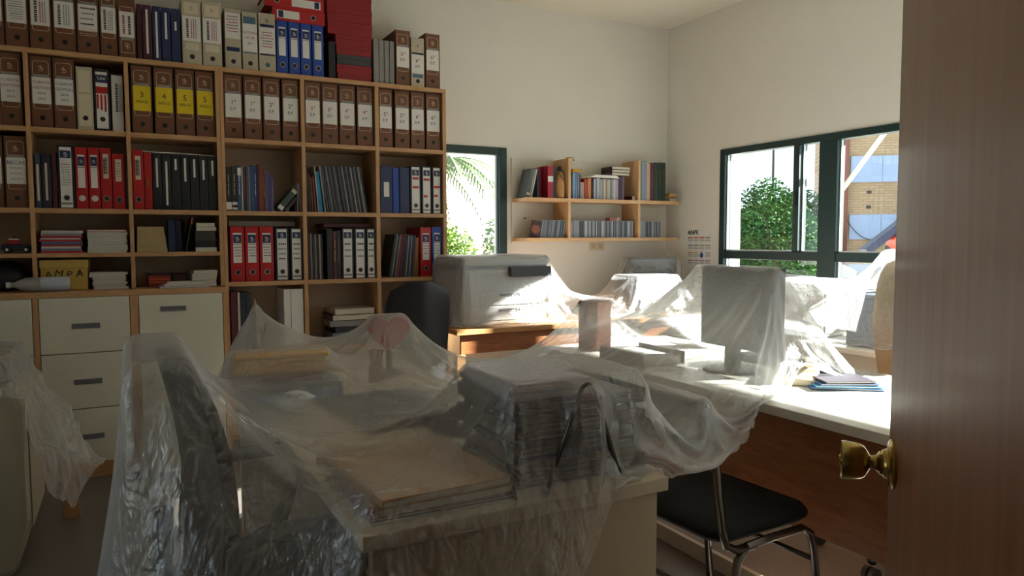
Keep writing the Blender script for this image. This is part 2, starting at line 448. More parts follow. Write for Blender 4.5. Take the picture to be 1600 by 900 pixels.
# neighbouring building: brick bands and pale blue panels
def brick_mat():
    m = mat('sandy_brick', 'b99a76', .85); nt = m.node_tree; b = nt.nodes['Principled BSDF']
    tc = nt.nodes.new('ShaderNodeTexCoord'); mp = nt.nodes.new('ShaderNodeMapping')
    mp.inputs['Rotation'].default_value = (R(90), 0, 0)
    nt.links.new(tc.outputs['Object'], mp.inputs[0])
    br = nt.nodes.new('ShaderNodeTexBrick'); br.inputs['Scale'].default_value = 1.0
    br.inputs['Brick Width'].default_value = .3; br.inputs['Row Height'].default_value = .085; br.inputs['Mortar Size'].default_value = .012
    br.inputs['Color1'].default_value = lin('a8937a'); br.inputs['Color2'].default_value = lin('9a8468'); br.inputs['Mortar'].default_value = lin('8a7a66')
    nt.links.new(mp.outputs[0], br.inputs['Vector']); nt.links.new(br.outputs[0], b.inputs['Base Color'])
    return m
bd = thing('brick_building', 'sandy brick building with pale blue panels beyond the side window', 'building', (20.9, 16.2, -.5), (0, 0, R(-43)))
m_panel = mat('pale_blue_panel', '8ea3c6', .6, noise=.03, nscale=2)
put('facade', B(-.15, 12, 0, 6, 0, 9), brick_mat(), bd)
for (z0, z1) in ((.55, 0.85), (1.67, 2.47), (3.52, 4.36), (5.4, 6.3)):
    for k in range(12):
        put('cladding_panel', B(.18 + k * .95, 1.12 + k * .95, -.05, 0, z0, z1), m_panel, bd)
put('downpipe', MB().tube([(.02, -.1, 0), (.02, -.1, 9)], .09, 10), mat('pipe_brown', '7a4a42', .6), bd, smooth=True)
m_dark = mat('dark_metal', '23272b', .5)
for (x, z) in ((.75, 3.2), (.75, 2.72)):
    put('wall_vent', B(x - .07, x + .07, -.02, .02, z - .05, z + .05), m_dark, bd)
put('lamp_bracket', MB().box(1.6, 1.85, -.12, 0, 2.66, 2.8), mat('white_metal', 'd8dadb', .4), bd, bevel=.01)
put('loose_cable', MB().tube([(0.0, -.12, 2.5)] + [(i * .16, -.12, 2.5 - .95 * math.sin(i / 11 * math.pi) ** .8 + i * .02) for i in range(1, 11)] + [(1.76, -.1, 2.68)], .014, 5), m_dark, bd)

m_green = mat('faded_green_paint', '9fb59a', .5)
aw = thing('awning_frame', 'pale green awning frame with diagonal struts outside the long window', 'awning', (4.07, 0, 0))
for (y0, z0, y1, z1) in ((3.42, 1.50, 2.98, 2.0), (4.32, 1.74, 3.97, 2.0)):
    put('strut', MB().tube([(.28, y0, z0), (.28, y1, z1)], .016, 8), m_green, aw, smooth=True)
put('rail', MB().tube([(.28, 2.2, 2.0), (.28, 4.6, 2.0)], .018, 8), m_green, aw, smooth=True)
for y in (2.3, 4.5): put('wall_arm', MB().tube([(.001, y, 2.02), (.28, y, 2.0)], .018, 8), m_green, aw, smooth=True)
tag(put('lamp_mast', MB().tube([(19.6, 18.0, -.5), (19.6, 18.0, 6.0)], [.05, .03], 8), m_dark, smooth=True), 'thin tall mast rising above the trees', 'mast')
lt = thing('loader_truck', 'red loader with dark raised arm outside the large pane', 'truck', (9.3, 6.4, -.5))
m_red2 = mat('machine_red', 'c8402c', .45)
Mx = Matrix.Translation((.08, 0, 1.75)) @ Matrix.Rotation(R(-27.9), 4, 'Z') @ Matrix.Rotation(R(-38), 4, 'Y')
put('arm', MB().box(-.5, .9, -.1, .1, .05, .15, Mx), mat('navy_metal', '232a44', .4), lt, bevel=.01)
put('red_housing', MB().box(-.14, .8, -.16, .16, -.3, .04, Mx), m_red2, lt, bevel=.02)
put('emblem_plate', MB().box(-.02, .1, -.168, -.16, -.2, -.08, Mx), mat('plate_yellow', 'd8c060', .4), lt)
put('column', B(.1, .5, -.3, .2, .3, 1.6), m_dark, lt)
put('wheel', MB().lathe([(.1, -.1), (.34, -.1), (.36, -.05), (.36, .05), (.34, .1), (.1, .1)], 20, 'y', (.2, -.35, .36)), m_dark, lt)
put('wheel', MB().lathe([(.1, -.1), (.34, -.1), (.36, -.05), (.36, .05), (.34, .1), (.1, .1)], 20, 'y', (1.6, -1.2, .36)), m_dark, lt)
put('bed', MB().box(-.1, 1.9, -.45, .45, .6, .75, Matrix.Rotation(R(-32), 4, 'Z')), m_dark, lt)

def car(loc, rz, color, label):
    c = thing('parked_car', label, 'car', loc, (0, 0, rz), 'parked cars beyond the trees')
    mc = mat('car_' + color, color, .3)
    put('body', MB().prism([(-2, .25), (2, .25), (2.05, .7), (1.2, .85), (-1.7, .9), (-2.05, .75)], -.8, .8), mc, c, bevel=.05)
    put('cabin', MB().prism([(-1.6, .9), (.9, .86), (.35, 1.35), (-1.1, 1.38)], -.7, .7), mat('car_glass', '28323c', .1), c, bevel=.04)
    for x in (-1.25, 1.3):
        for y in (-.8, .8):
            put('wheel', MB().lathe([(.1, -.09), (.3, -.09), (.31, 0), (.3, .09), (.1, .09)], 16, 'y', (x, y, .31)), m_dark, c)
car((18.3, 16.3, -.5), R(130), 'c3cbd6', 'silver car parked low behind the trees under the sash')
car((20.2, 19.0, -.5), R(130), '5f7fb0', 'blue car parked farther back behind the trees')
tag(put('garden_house', MB().box(0, 5, 0, 4, 0, 5.2).box(.4, .9, -.02, 0, 2.7, 3.4), mat('white_render', 'e9e6e0', .8)), 'white rendered house behind the palm', 'house').location = (4.6, 15.5, -.5)
tag(put('garden_wall', B(0, .6, 0, .2, 0, 1.7), mat('terracotta_render', 'd8b494', .85)), 'low peach rendered wall behind the narrow shrub', 'wall').location = (6.75, 14.8, -.5)
# ------------------------------------------------------------------ bookcases and drawer cabinet
m_beech = wood('beech_laminate', 'c99f72', 'b98c61', 0.42, scale=(3, 3, 22))
m_beechv = wood('beech_laminate_upright', 'c99f72', 'b98c61', 0.42, scale=(22, 22, 2))
m_back = mat('bookcase_back', 'c9b49a', .7, noise=.03, nscale=6)
BY0, BY1 = 4.35, 4.646
bl = thing('bookcase', 'beech bookcase with open compartments standing on the drawer cabinet', 'bookcase', (0, 0, .957))
br_ = thing('bookcase', 'tall beech bookcase reaching the floor beside the small window', 'bookcase', (0, 0, 0))
def board(parent, name, x0, x1, z0, z1, m, y0=BY0, y1=BY1 - .008, oz=0):
    return put(name, B(x0, x1, y0, y1, z0 - oz, z1 - oz), m, parent, bevel=.0015)
OZ = .957
LX = [(-.872, -.852), (-.412, -.392), (.026, .046), (.467, .4875)]
RX = [(.4885, .508), (.925, .947), (1.367, 1.391), (1.808, 1.832)]
for (a, b) in LX: board(bl, 'upright', a, b, .957, 2.133, m_beechv, oz=OZ)
board(bl, 'top_board', -.872, .4875, 2.133, 2.158, m_beech, oz=OZ)
for k in range(3):
    a, b = LX[k][1], LX[k + 1][0]
    for z in (1.774, 1.372, 1.145):
        board(bl, 'shelf', a, b, z - (.025 if z > 1.2 else .022), z, m_beech, oz=OZ)
put('back_panel', B(-.872, .4875, BY1 - .008, BY1, 0, 2.158 - OZ), m_back, bl)
for (a, b) in RX: board(br_, 'upright', a, b, 0, 2.133, m_beechv)
board(br_, 'top_board', .4885, 1.832, 2.133, 2.158, m_beech)
for k in range(3):
    a, b = RX[k][1], RX[k + 1][0]
    for z in (1.774, 1.372, .973, .575, .10):
        board(br_, 'shelf', a, b, z - .025, z, m_beech)
put('back_panel', B(.4885, 1.832, BY1 - .008, BY1, 0, 2.158), m_back, br_)

CY = 4.245
m_draw = mat('cream_drawer_front', 'd9d6c8', .45, noise=.015, nscale=5)
m_pull = mat('grey_pull', '77767a', .45)
cab = thing('drawer_cabinet', 'beech cabinet with cream drawer fronts and grey pulls below the bookcase', 'cabinet', (0, 0, 0))
put('top_board', B(-.872, .486, CY, BY1, .925, .955), m_beech, cab, bevel=.0015)
put('plinth', B(-.872, .486, CY + .004, CY + .03, 0, .075), m_beech, cab)
CX = [(-.872, -.85), (-.410, -.386), (.014, .052), (.464, .486)]
for (a, b) in CX: put('upright', B(a, b, CY, BY1, .075, .925), m_beechv, cab, bevel=.0015)
put('back_panel', B(-.85, .464, BY1 - .01, BY1, .075, .925), m_back, cab)
def front(name, x0, x1, z0, z1, hz):
    d = put(name, B(x0 + .003, x1 - .003, CY - .001, CY + .02, z0 + .002, z1 - .002), m_draw, cab, bevel=.0015)
    xc = (x0 + x1) / 2
    if name == 'door': xc = x0 + .165
    h = put('pull', MB().box(xc - .062, xc + .062, CY - .006, CY - .001, hz - .013, hz - .007).box(xc - .062, xc + .062, CY - .006, CY - .001, hz + .007, hz + .013)
            .box(xc - .062, xc - .05, CY - .006, CY - .001, hz - .007, hz + .007).box(xc + .05, xc + .062, CY - .006, CY - .001, hz - .007, hz + .007)
            .box(xc - .05, xc + .05, CY - .0025, CY - .001, hz - .007, hz + .007), m_pull, d)
for k in range(2):
    a, b = CX[k][1], CX[k + 1][0]
    for (z0, z1) in ((.642, .925), (.358, .642), (.075, .358)):
        front('drawer', a, b, z0, z1, (z0 + z1) / 2 - .004 + (.0 if k else 0))
front('door', CX[2][1], CX[3][0], .075, .925, .848)

# ------------------------------------------------------------------ files, binders and books
m_brown = mat('brown_board', '5f3c28', .6, noise=.07, nscale=25)
m_brownS = mat('brown_spine_paper', '70462e', .5, noise=.06, nscale=25)
m_white = mat('white_paper', 'e6e3df', .7, noise=.02, nscale=8)
m_yellow = mat('yellow_paper', 'e3c71c', .65, noise=.03, nscale=8)
m_cream = mat('cream_paper', 'd9ceb4', .7, noise=.05, nscale=12)
m_grey = mat('grey_print', '8a8786', .7)
m_ink = mat('black_ink', '1e1c20', .6)
m_redink = mat('red_ink', 'a8222c', .6)
m_blueink = mat('blue_ink', '2a3f86', .6)
m_lineart = mat('cream_line_print', 'cdb79c', .6)
m_hole = mat('hole_black', '0e0d0d', .6)
m_ring = mat('ring_metal', 'a9a6a0', .35, metal=.8)
m_red = mat('red_file', 'b3161c', .42, noise=.05, nscale=30)
m_blue = mat('blue_file', '1c46a0', .42, noise=.05, nscale=30)
m_navy = mat('navy_file', '1f2c56', .45, noise=.06, nscale=30)
m_black = mat('black_file', '17171b', .45, noise=.08, nscale=30)
m_maroon = mat('maroon_file', '4a1a26', .5, noise=.08, nscale=30)
m_beige = mat('beige_file', 'bdb39c', .55, noise=.05, nscale=20)
m_greyf = mat('grey_file', '8d8a86', .55, noise=.08, nscale=20)
m_page = mat('page_block', 'd3ccbb', .8, noise=.05, nscale=200, stretch=(1, .02, 1))

def emblem_mb():
    mb = MB(); u = 1.0
    mb.lathe([(.001, -.02), (.11, -.02), (.11, .02), (.001, .02)], 10, 'y', (.02, 0, .52))
    mb.line([(-.5, .22), (-.2, .42), (.08, .34), (.22, .08), (.1, -.12), (-.12, -.3)], .13, -.02, .02)
    mb.line([(.22, .1), (.5, -.08), (.42, -.42)], .12, -.02, .02)
    mb.line([(-.45, -.1), (-.1, .02), (.16, .2)], .09, -.02, .02)
    mb.line([(-.45, -.62), (.45, -.62)], .14, -.02, .02)
    return mb
def emblem(parent, x, z, s, y, m, flip=False):
    o = put('emblem', shared(('emblem', 0), emblem_mb), m, parent, (x, y, z), (0, R(180) if flip else 0, 0))
    o.scale = (s, .03, s); return o

def box_file(xa, xb, z, h, label, lines=(), paper=None, ink=None, group=None, flip=False, y=4.368, prints=None, sub=None, strip=True):
    w = xb - xa - .004; d = min(.262, BY1 - .012 - y); xc = (xa + xb) / 2
    t = thing('box_file', label, 'box file', (xc, y, z + .0005), group=group)
    k = (round(w, 3), round(h, 3)); hw = w / 2
    f = (lambda v: h - v) if flip else (lambda v: v)
    def zz(a, b): a, b = f(a * h), f(b * h); return min(a, b), max(a, b)
    put('case', shared(('box_case',) + k + (round(d, 3),), lambda: MB().box(-hw, hw, .006, d, 0, h).box(-hw, -hw + .003, .001, .006, 0, h).box(hw - .003, hw, .001, .006, 0, h)), m_brown, t)
    put('spine', shared(('box_spine',) + k, lambda: MB().box(-hw + .0035, hw - .0035, .002, .0058, .003, h - .003)), m_brownS, t)
    lw = hw * .74
    z0, z1 = zz(.735, .925)
    put('emblem_border', shared(('emblem_border',) + k + (flip,), lambda: MB().line([(-lw, z0), (-lw, z1 - .008), (-lw + .008, z1), (lw - .008, z1), (lw, z1 - .008), (lw, z0), (-lw, z0)], .0022, .0012, .002)), m_lineart, t)
    emblem(t, 0, f(.83 * h), .021, .0014, m_lineart, flip)
    if strip:
        a, b = zz(.70, .735)
        put('label_strip', shared(('label_strip',) + k + (flip,), lambda: B(-lw - .001, lw + .001, .0008, .002, a, b)), m_grey, t)
    a, b = zz(.33, .70)
    put('label', shared(('box_label',) + k + (flip,), lambda: B(-hw * .86, hw * .86, .0002, .002, a, b)), paper or m_white, t)
    a2, b2 = zz(.25, .33)
    put('lower_border', shared(('lower_border',) + k + (flip,), lambda: MB().line([(-lw, f(.33 * h)), (-lw, f(.275 * h)), (-lw + .006, f(.262 * h)), (lw - .006, f(.262 * h)), (lw, f(.275 * h)), (lw, f(.33 * h))], .0022, .0012, .002)), m_lineart, t)
    put('finger_hole', shared(('finger_hole', round(h, 3), flip), lambda: MB().lathe([(.0115, .0012), (.0115, .0022)], 16, 'y', (0, 0, f(.135 * h)))), m_hole, t)
    mid = (a + b) / 2
    if lines:
        n = len(lines); step = (b - a) / (n + (.9 if n > 2 else 1.6))
        for i, (s, sz, mk) in enumerate(lines):
            text(t, s, sz, (0, -.0003, mid + ((n - 1) / 2 - i) * step), mk or ink or m_ink, roll=R(180) if flip else 0)
    if prints:
        print_lines(t, prints, -hw * .74, hw * .74, a, b, -.0003)
    return t

def print_lines(t, kind, x0, x1, z0, z1, y):
    """blocks of small illegible print"""
    rng = random.Random(hash((kind, round(x0, 3), round(z0, 2))) % 9999)
    H, W = z1 - z0, x1 - x0
    if kind.startswith('v'):                       # print running up the spine
        cols = [(.22, .012, m_ink), (.5, .005, m_redink if 'r' in kind else m_grey), (.65, .005, m_redink if 'r' in kind else m_grey), (.8, .005, m_grey)]
        if 'e' in kind: cols = [(.25, .011, m_redink), (.7, .012, m_ink)]
        for (fx, ww, mk) in cols:
            mb = MB(); zc = z0 + H * .12
            while zc < z1 - H * .14:
                s = rng.uniform(.006, .012); mb.box(x0 + fx * W - ww / 2, x0 + fx * W + ww / 2, y, y + .0005, zc, zc + s * .7); zc += s
            put('print_line', mb, mk, t)
    else:
        rows = {'a': 6, 'b': 4, 'c': 3, 'd': 9}[kind[0]]
        for i in range(rows):
            zc = z1 - H * (.12 + .8 * i / rows); mb = MB(); xx = x0 + W * rng.uniform(.02, .15)
            while xx < x1 - W * .12:
                s = rng.uniform(.004, .014); mb.box(xx, min(x1, xx + s * .8), y, y + .0005, zc - H / rows * .22, zc); xx += s
            put('print_line', mb, m_redink if ('r' in kind and i % 3 != 0) else (m_ink if i % 3 == 0 else m_grey), t)

def lever_file(xa, xb, z, h, m, label, style, group=None, y=4.372, lines=(), tilt=0.0, ringm=None, lab=None, prints=None, bandm=None, d=.275):
    """lever arch file: boards round a page block, spine label and finger ring"""
    w = xb - xa - .003; hw = w / 2; d = min(d, BY1 - .012 - y)
    t = thing('lever_arch_file', label, 'binder', ((xa + xb) / 2, y, z + .0005 + abs(math.sin(tilt)) * hw), (0, tilt, 0), group)
    k = (round(w, 3), round(h, 3), round(d, 3))
    put('cover', shared(('cover',) + k, lambda: MB().box(-hw, hw, .0, .004, 0, h).box(-hw, -hw + .003, .004, d, 0, h).box(hw - .003, hw, .004, d, 0, h)), m, t, bevel=.0012)
    put('pages', shared(('pages',) + k, lambda: B(-hw + .0045, hw - .0045, .012, d - .012, .004, h * .93)), m_page, t)
    rz = h * .17
    if style == 'band':          # white label with blue emblem block
        lw = hw * .62
        put('label', shared(('file_label',) + k, lambda: B(-lw, lw, -.0008, 0, h * .34, h * .88)), lab or m_white, t)
        put('label_band', shared(('file_band',) + k, lambda: B(-lw * .96, lw * .96, -.0012, -.0008, h * .70, h * .85)), bandm or m_navy, t)
        emblem(t, 0, h * .775, lw * .85, -.0014, m_white)
        put('label_rule', shared(('file_rule',) + k, lambda: B(-lw * .96, lw * .96, -.0012, -.0008, h * .672, h * .68)), m_ink, t)
        if prints: print_lines(t, prints, -lw * .9, lw * .9, h * .4, h * .66, -.0012)
    elif style == 'full':        # full-length white spine label
        lw = hw * .72
        put('label', shared(('file_label_full',) + k, lambda: B(-lw, lw, -.0008, 0, h * .015, h * .975)), lab or m_white, t)
        put('label_band', shared(('file_band_full',) + k, lambda: B(-lw * .9, lw * .9, -.0012, -.0008, h * .80, h * .92)), bandm or m_navy, t)
        emblem(t, 0, h * .86, lw * .7, -.0014, m_white)
        put('foot_band', shared(('file_foot',) + k, lambda: B(-lw * .9, lw * .9, -.0012, -.0008, h * .06, h * .095)), m_grey, t)
        if prints: print_lines(t, prints, -lw * .85, lw * .85, h * .3, h * .76, -.0012)
    elif style == 'paper':       # plain paper label
        lw = hw * .5
        put('label', shared(('file_label_paper',) + k, lambda: B(-lw, lw, -.0008, 0, h * .5, h * .9)), lab or m_cream, t)
        if prints: print_lines(t, prints, -lw * .8, lw * .8, h * .53, h * .88, -.0012)
    elif style == 'strip':       # narrow typed strip
        s0, s1 = lines
        put('label', shared(('file_strip',) + k + lines, lambda: B(-.005, .005, -.0008, 0, h * s0, h * s1)), lab or m_white, t)
        print_lines(t, 'vx', -.005, .005, h * s0, h * s1, -.0012) if False else None
    if style != 'strip' and style != 'none':
        r = put('finger_ring', shared(('finger_ring', round(rz, 3)), lambda: MB().lathe([(.0155, -.0022), (.0155, 0), (.001, 0)], 18, 'y', (0, 0, rz))), ringm or m_ring, t)
        put('hole', shared(('ring_hole', round(rz, 3)), lambda: MB().lathe([(.0115, -.0028), (.0115, -.002)], 16, 'y', (0, 0, rz))), m_hole if ringm is None else ringm, r)
    return t

BOOKN = [0]
def book(xa, xb, z, h, color, label, group=None, y=4.38, d=.2, tilt=0.0, cat='book', name='book', band=None, pages=True, title=None, dz=0.0):
    """upright book or folder; tilt leans it about its foot"""
    w = max(.0035, xb - xa - .0012); hw = w / 2
    m = color if not isinstance(color, str) else mat('cover_' + color, color, .5, noise=.06, nscale=30)
    t = thing(name, label, cat, ((xa + xb) / 2, y, z + .0006 + abs(math.sin(tilt)) * hw + dz), (0, tilt, 0), group)
    c = min(.0018, w * .25)
    k = (round(w, 4), round(h, 3), round(d, 3))
    put('cover', shared(('book_cover',) + k, lambda: MB().box(-hw, hw, 0, .003, 0, h).box(-hw, -hw + c, .003, d, 0, h).box(hw - c, hw, .003, d, 0, h)), m, t)
    if pages and w > .004:
        put('pages', shared(('book_pages',) + k, lambda: B(-hw + c * 1.05, hw - c * 1.05, .0032, d - .004, .003, h - .004)), m_page, t)
    if band:
        for (a, b, mk) in band:
            put('spine_label', shared(('spine_band', round(w, 4), round(h, 3), a, b), lambda: B(-hw * .96, hw * .96, -.0008, 0, h * a, h * b)), mk, t)
    if title:
        mk = title
        put('spine_title', shared(('spine_title', round(h, 3)), lambda: MB().box(-.0016, .0016, -.0006, 0, h * .35, h * .5).box(-.0016, .0016, -.0006, 0, h * .52, h * .62).box(-.0016, .0016, -.0006, 0, h * .65, h * .82)), mk, t)
    return t

def lean_row(items, x, z, t0, t1, group, y, d, shared_label=None, **kw):
    """books leaning left, further along the row more; tops stay clear of one another"""
    top = None; n = len(items)
    for i, (w, c, h, lb) in enumerate(items):
        th = R(t0 + (t1 - t0) * min(1, i / max(1, n * .3))); hw = w / 2
        if top is not None: x = max(x, top + h * math.sin(th) * .97)
        book(x, x + w, z, h, c, lb, group, y=y + .002 * (i % 3), d=d, tilt=-th, **kw)
        x = x + w / math.cos(th) + .001; top = x - h * math.sin(th)
    return x
def flat_book(x0, x1, y0, y1, z0, z1, color, label, cat='book', group=None, name='book', rz=0.0, pages=True, spine=False):
    m = color if not isinstance(color, str) else mat('cover_' + color, color, .5, noise=.05, nscale=30)
    xc, yc = (x0 + x1) / 2, (y0 + y1) / 2; a, b = (x1 - x0) / 2, (y1 - y0) / 2; h = z1 - z0
    t = thing(name, label, cat, (xc, yc, z0 + .0004), (0, 0, rz), group)
    c = min(.0018, h * .22); h -= .0008
    k = (round(a, 3), round(b, 3), round(h, 4), spine)
    put('cover', shared(('flat_cover',) + k, lambda: (MB().box(-a + .002, a, -b, -b + .0015, c, h - c) if spine else MB()).box(-a, a, -b, b, 0, c).box(-a, a, -b, b, h - c, h).box(-a, -a + .002, -b, b, c, h - c)), m, t)
    if pages: put('pages', shared(('flat_pages',) + k, lambda: B(-a + .0022, a - .002, -b + .002, b - .003, c * 1.02, h - c * 1.02)), m_page, t)
    return t

ORD = ['first', 'second', 'third', 'fourth', 'fifth', 'sixth', 'seventh', 'eighth', 'ninth']
ZT, Z1, Z2, ZS, Z4, ZB = 2.158, 1.774, 1.372, 1.145, .973, .955
BH = .352
G_TOP = 'files on top of the bookcase'
# --- on top of the bookcase
box_file(-.580, -.482, ZT, BH, 'brown box file standing leftmost on top of the bookcase', prints='a', group=G_TOP)
box_file(-.480, -.382, ZT, BH, 'brown box file with dense grey print on its label on top of bookcase', prints='d', group=G_TOP)
box_file(-.380, -.284, ZT, BH, 'brown box file with rows of red upright print on top of bookcase', prints='vr', group=G_TOP)
box_file(-.282, -.180, ZT, BH, 'brown box file with one bold upright title on top of bookcase', prints='v', group=G_TOP)
t = box_file(-.178, -.077, ZT, BH, 'brown box file with ruled lower spine and pink label on top of bookcase', prints='b', group=G_TOP)
for zz_ in (.23, .26, .29): put('ruled_line', B(-.036, .036, -.0006, .0014, BH * zz_ + .02, BH * zz_ + .022), m_lineart, t)
box_file(-.075, .005, ZT, BH, 'brown box file with upright lettering next to the upside-down one', prints='v', group=G_TOP)
box_file(.007, .090, ZT, BH, 'brown box file standing upside down with red and black upright lettering', prints='ve', group=G_TOP, flip=True)
for i, (a, b, c, lab, s) in enumerate(((.093, .119, m_maroon, 'slim maroon binder without label on top of bookcase', None),
        (.120, .166, m_maroon, 'dark maroon binder with long white strip on top of bookcase', (.12, .92)),
        (.168, .209, m_navy, 'navy binder with the longest white strip on top of bookcase', (.06, .90)),
        (.211, .256, m_navy, 'navy binder with half length white strip on top of bookcase', (.42, .9)),
        (.258, .303, m_navy, 'navy binder with short white tab beside the pale archive files', (.60, .76)))):
    lever_file(a, b, ZT, .285, c, lab, 'strip' if s else 'none', G_TOP, lines=s or (0, 0))
def pale_file(xa, xb, h, label, bits, y=4.368, hole=m_hole):
    t = thing('archive_file', label, 'binder', ((xa + xb) / 2, y, ZT + .0005), group=G_TOP)
    hw = (xb - xa) / 2 - .002
    put('case', MB().box(-hw, hw, 0, .25, 0, h), m_beige, t, bevel=.0015)
    for (nm, x0, x1, a, b, mk) in bits:
        put(nm, B(x0 * hw, x1 * hw, -.0009, 0, a * h, b * h), mk, t)
    put('finger_hole', MB().lathe([(.0125, -.001), (.0125, 0)], 16, 'y', (0, 0, h * .12)), hole, t)
    return t
for i, (a, b) in enumerate(((.309, .408), (.411, .512))):
    t = pale_file(a, b, .345, ('pale archive file with emblem box beside the navy binders' if i == 0 else 'pale archive file with emblem box, second after the navy binders'),
                  (('label', -.92, .92, .36, .74, m_white), ('foot_label', -.7, .7, .22, .33, m_cream), ('head_label', -.75, .75, .77, .95, m_cream)))
    emblem(t, 0, .30, .016, -.0012, m_grey)
    print_lines(t, 'vr', -.036, .036, .345 * .36, .345 * .74, -.0014)
t = pale_file(.525, .612, .325, 'pale archive file with wide dark blue band on top of bookcase', (('label', -.94, .94, .5, .93, m_white), ('band', -.82, .82, .29, .36, m_navy)))
print_lines(t, 'ar', -.034, .034, .325 * .55, .325 * .92, -.0014)
t = pale_file(.616, .700, .318, 'pale archive file lettered FACTURAS LECHE', (('label', -.94, .94, .32, .8, m_white), ('head_band', -.8, .8, .8, .92, mat('steel_blue', '4a6b86', .5)), ('rule', -.94, .94, .29, .31, mat('steel_blue'))))
text(t, 'FACTURAS', .0165, (0, -.0014, .205), m_redink); text(t, 'LECHE', .0165, (0, -.0014, .178), m_redink); text(t, 'B.C.', .014, (0, -.0014, .147), m_ink)
t = pale_file(.704, .798, .325, 'pale archive file with dark emblem head beside the blue files', (('label', -.94, .94, .3, .76, m_white), ('head_band', -.82, .82, .76, .81, m_navy), ('rule', -.9, .9, .28, .31, m_navy)), hole=mat('teal_hole', '2f6f78', .4))
emblem(t, 0, .285, .016, -.0012, mat('green_emblem', '3f5a4c', .6)); print_lines(t, 'ar', -.036, .036, .325 * .36, .325 * .72, -.0014)
for i, (a, b) in enumerate(((.802, .866), (.870, .933), (.936, .999), (1.003, 1.070))):
    lever_file(a, b, ZT, .297, m_blue, ORD[i].capitalize() + ' of four blue lever arch files below the lying red files', 'band', G_TOP)
def lying_file(x0, x1, z, lab, flip):
    t = thing('lever_arch_file', lab, 'binder', ((x0 + x1) / 2, 4.372, z), group=G_TOP)
    hw = (x1 - x0) / 2
    put('cover', MB().box(-hw, hw, 0, .004, 0, .072).box(-hw, hw, .004, .26, 0, .003).box(-hw, hw, .004, .26, .069, .072), m_red, t, bevel=.0012)
    put('pages', B(-hw + .01, hw - .01, .012, .25, .004, .066), m_page, t)
    s = -1 if flip else 1
    xs = sorted((s * hw * .02, -s * hw * .82)) if not flip else sorted((-hw * .1, hw * .88))
    put('label', B(xs[0], xs[1], -.0009, 0, .014, .058), m_white, t)
    xb_ = (xs[1] - .035, xs[1] - .008) if flip else (xs[0] + .008, xs[0] + .035)
    put('label_band', B(xb_[0], xb_[1], -.0013, -.0009, .017, .055), m_navy, t)
    xr = -hw * .6 if flip else hw * .55
    r = put('finger_ring', MB().lathe([(.0155, -.0022), (.0155, 0)], 18, 'y', (xr, 0, .036)), m_ring, t)
    put('hole', MB().lathe([(.0115, -.0028), (.0115, -.002)], 16, 'y', (xr, 0, .036)), m_hole, r)
lying_file(.782, 1.080, ZT + .299, 'lower of two red lever arch files lying across the blue files', False)
lying_file(.742, 1.076, ZT + .372, 'upper of two red lever arch files lying across the blue files', True)
# red archive boxes in a stack
m_redbox = mat('red_card_box', '8f1a22', .6, noise=.07, nscale=20)
zz0 = ZT
for i, (x0, x1, hh, mm) in enumerate(((1.150, 1.358, .044, m_redbox), (1.146, 1.360, .048, m_redbox), (1.148, 1.358, .058, mat('dark_grey_card', '3d3c40', .6)), (1.144, 1.360, .056, m_redbox),
                                      (1.140, 1.362, .058, m_redbox), (1.096, 1.366, .078, m_redbox), (1.094, 1.366, .078, m_redbox), (1.094, 1.364, .076, m_redbox))):
    lb = 'dark grey flat box within the stack of red boxes on top of bookcase' if i == 2 else 'flat red card box, ' + ['bottom', 'second from the bottom', '', 'fourth from the bottom', 'fifth from the bottom', 'sixth from the bottom', 'second from the top', 'topmost'][i] + ' of the red box stack'
    t = thing('card_box', lb, 'box', ((x0 + x1) / 2, 4.375, zz0 + .0006), group='red boxes stacked on the bookcase')
    hw = (x1 - x0) / 2
    put('tray', B(-hw + .002, hw - .002, .002, .24, 0, hh * .6), mm, t)
    put('lid', B(-hw, hw, 0, .242, hh * .6, hh - .0012), mm, t, bevel=.0015)
    zz0 += hh
lever_file(1.097, 1.139, ZT, .215, m_black, 'black binder squeezed left of the red box stack', 'none', G_TOP, d=.2)
lever_file(1.369, 1.404, ZT, .265, m_greyf, 'slim grey folder beside the red box stack', 'none', G_TOP)
for i in range(3):
    lever_file(1.406 + i * .033, 1.438 + i * .033, ZT, .262, m_greyf, ORD[i] + ' of three worn grey folders before the brown boxes', 'none', G_TOP, y=4.376)
EP = lambda n, c: ((n, .034, c), ('E.P.', .024, m_ink))
box_file(1.508, 1.604, ZT, .335, 'brown box file marked 6 E.P. nearest the grey folders on top', EP('6º', m_redink), group=G_TOP)
t = pale_file(1.607, 1.697, .300, 'pale archive file marked 6 E.P. between two brown boxes', (('label', -.92, .92, .28, .66, m_white), ('rule', -.9, .9, .66, .7, m_navy), ('foot_band', -.8, .8, .19, .26, mat('steel_blue'))))
text(t, '6º', .034, (0, -.0014, .16), m_ink); text(t, 'E.P.', .022, (0, -.0014, .125), m_ink); emblem(t, 0, .25, .012, -.0012, m_navy)
box_file(1.703, 1.802, ZT, .338, 'brown box file marked 6 E.P. at the end of the bookcase top', EP('6º', m_redink), group=G_TOP)

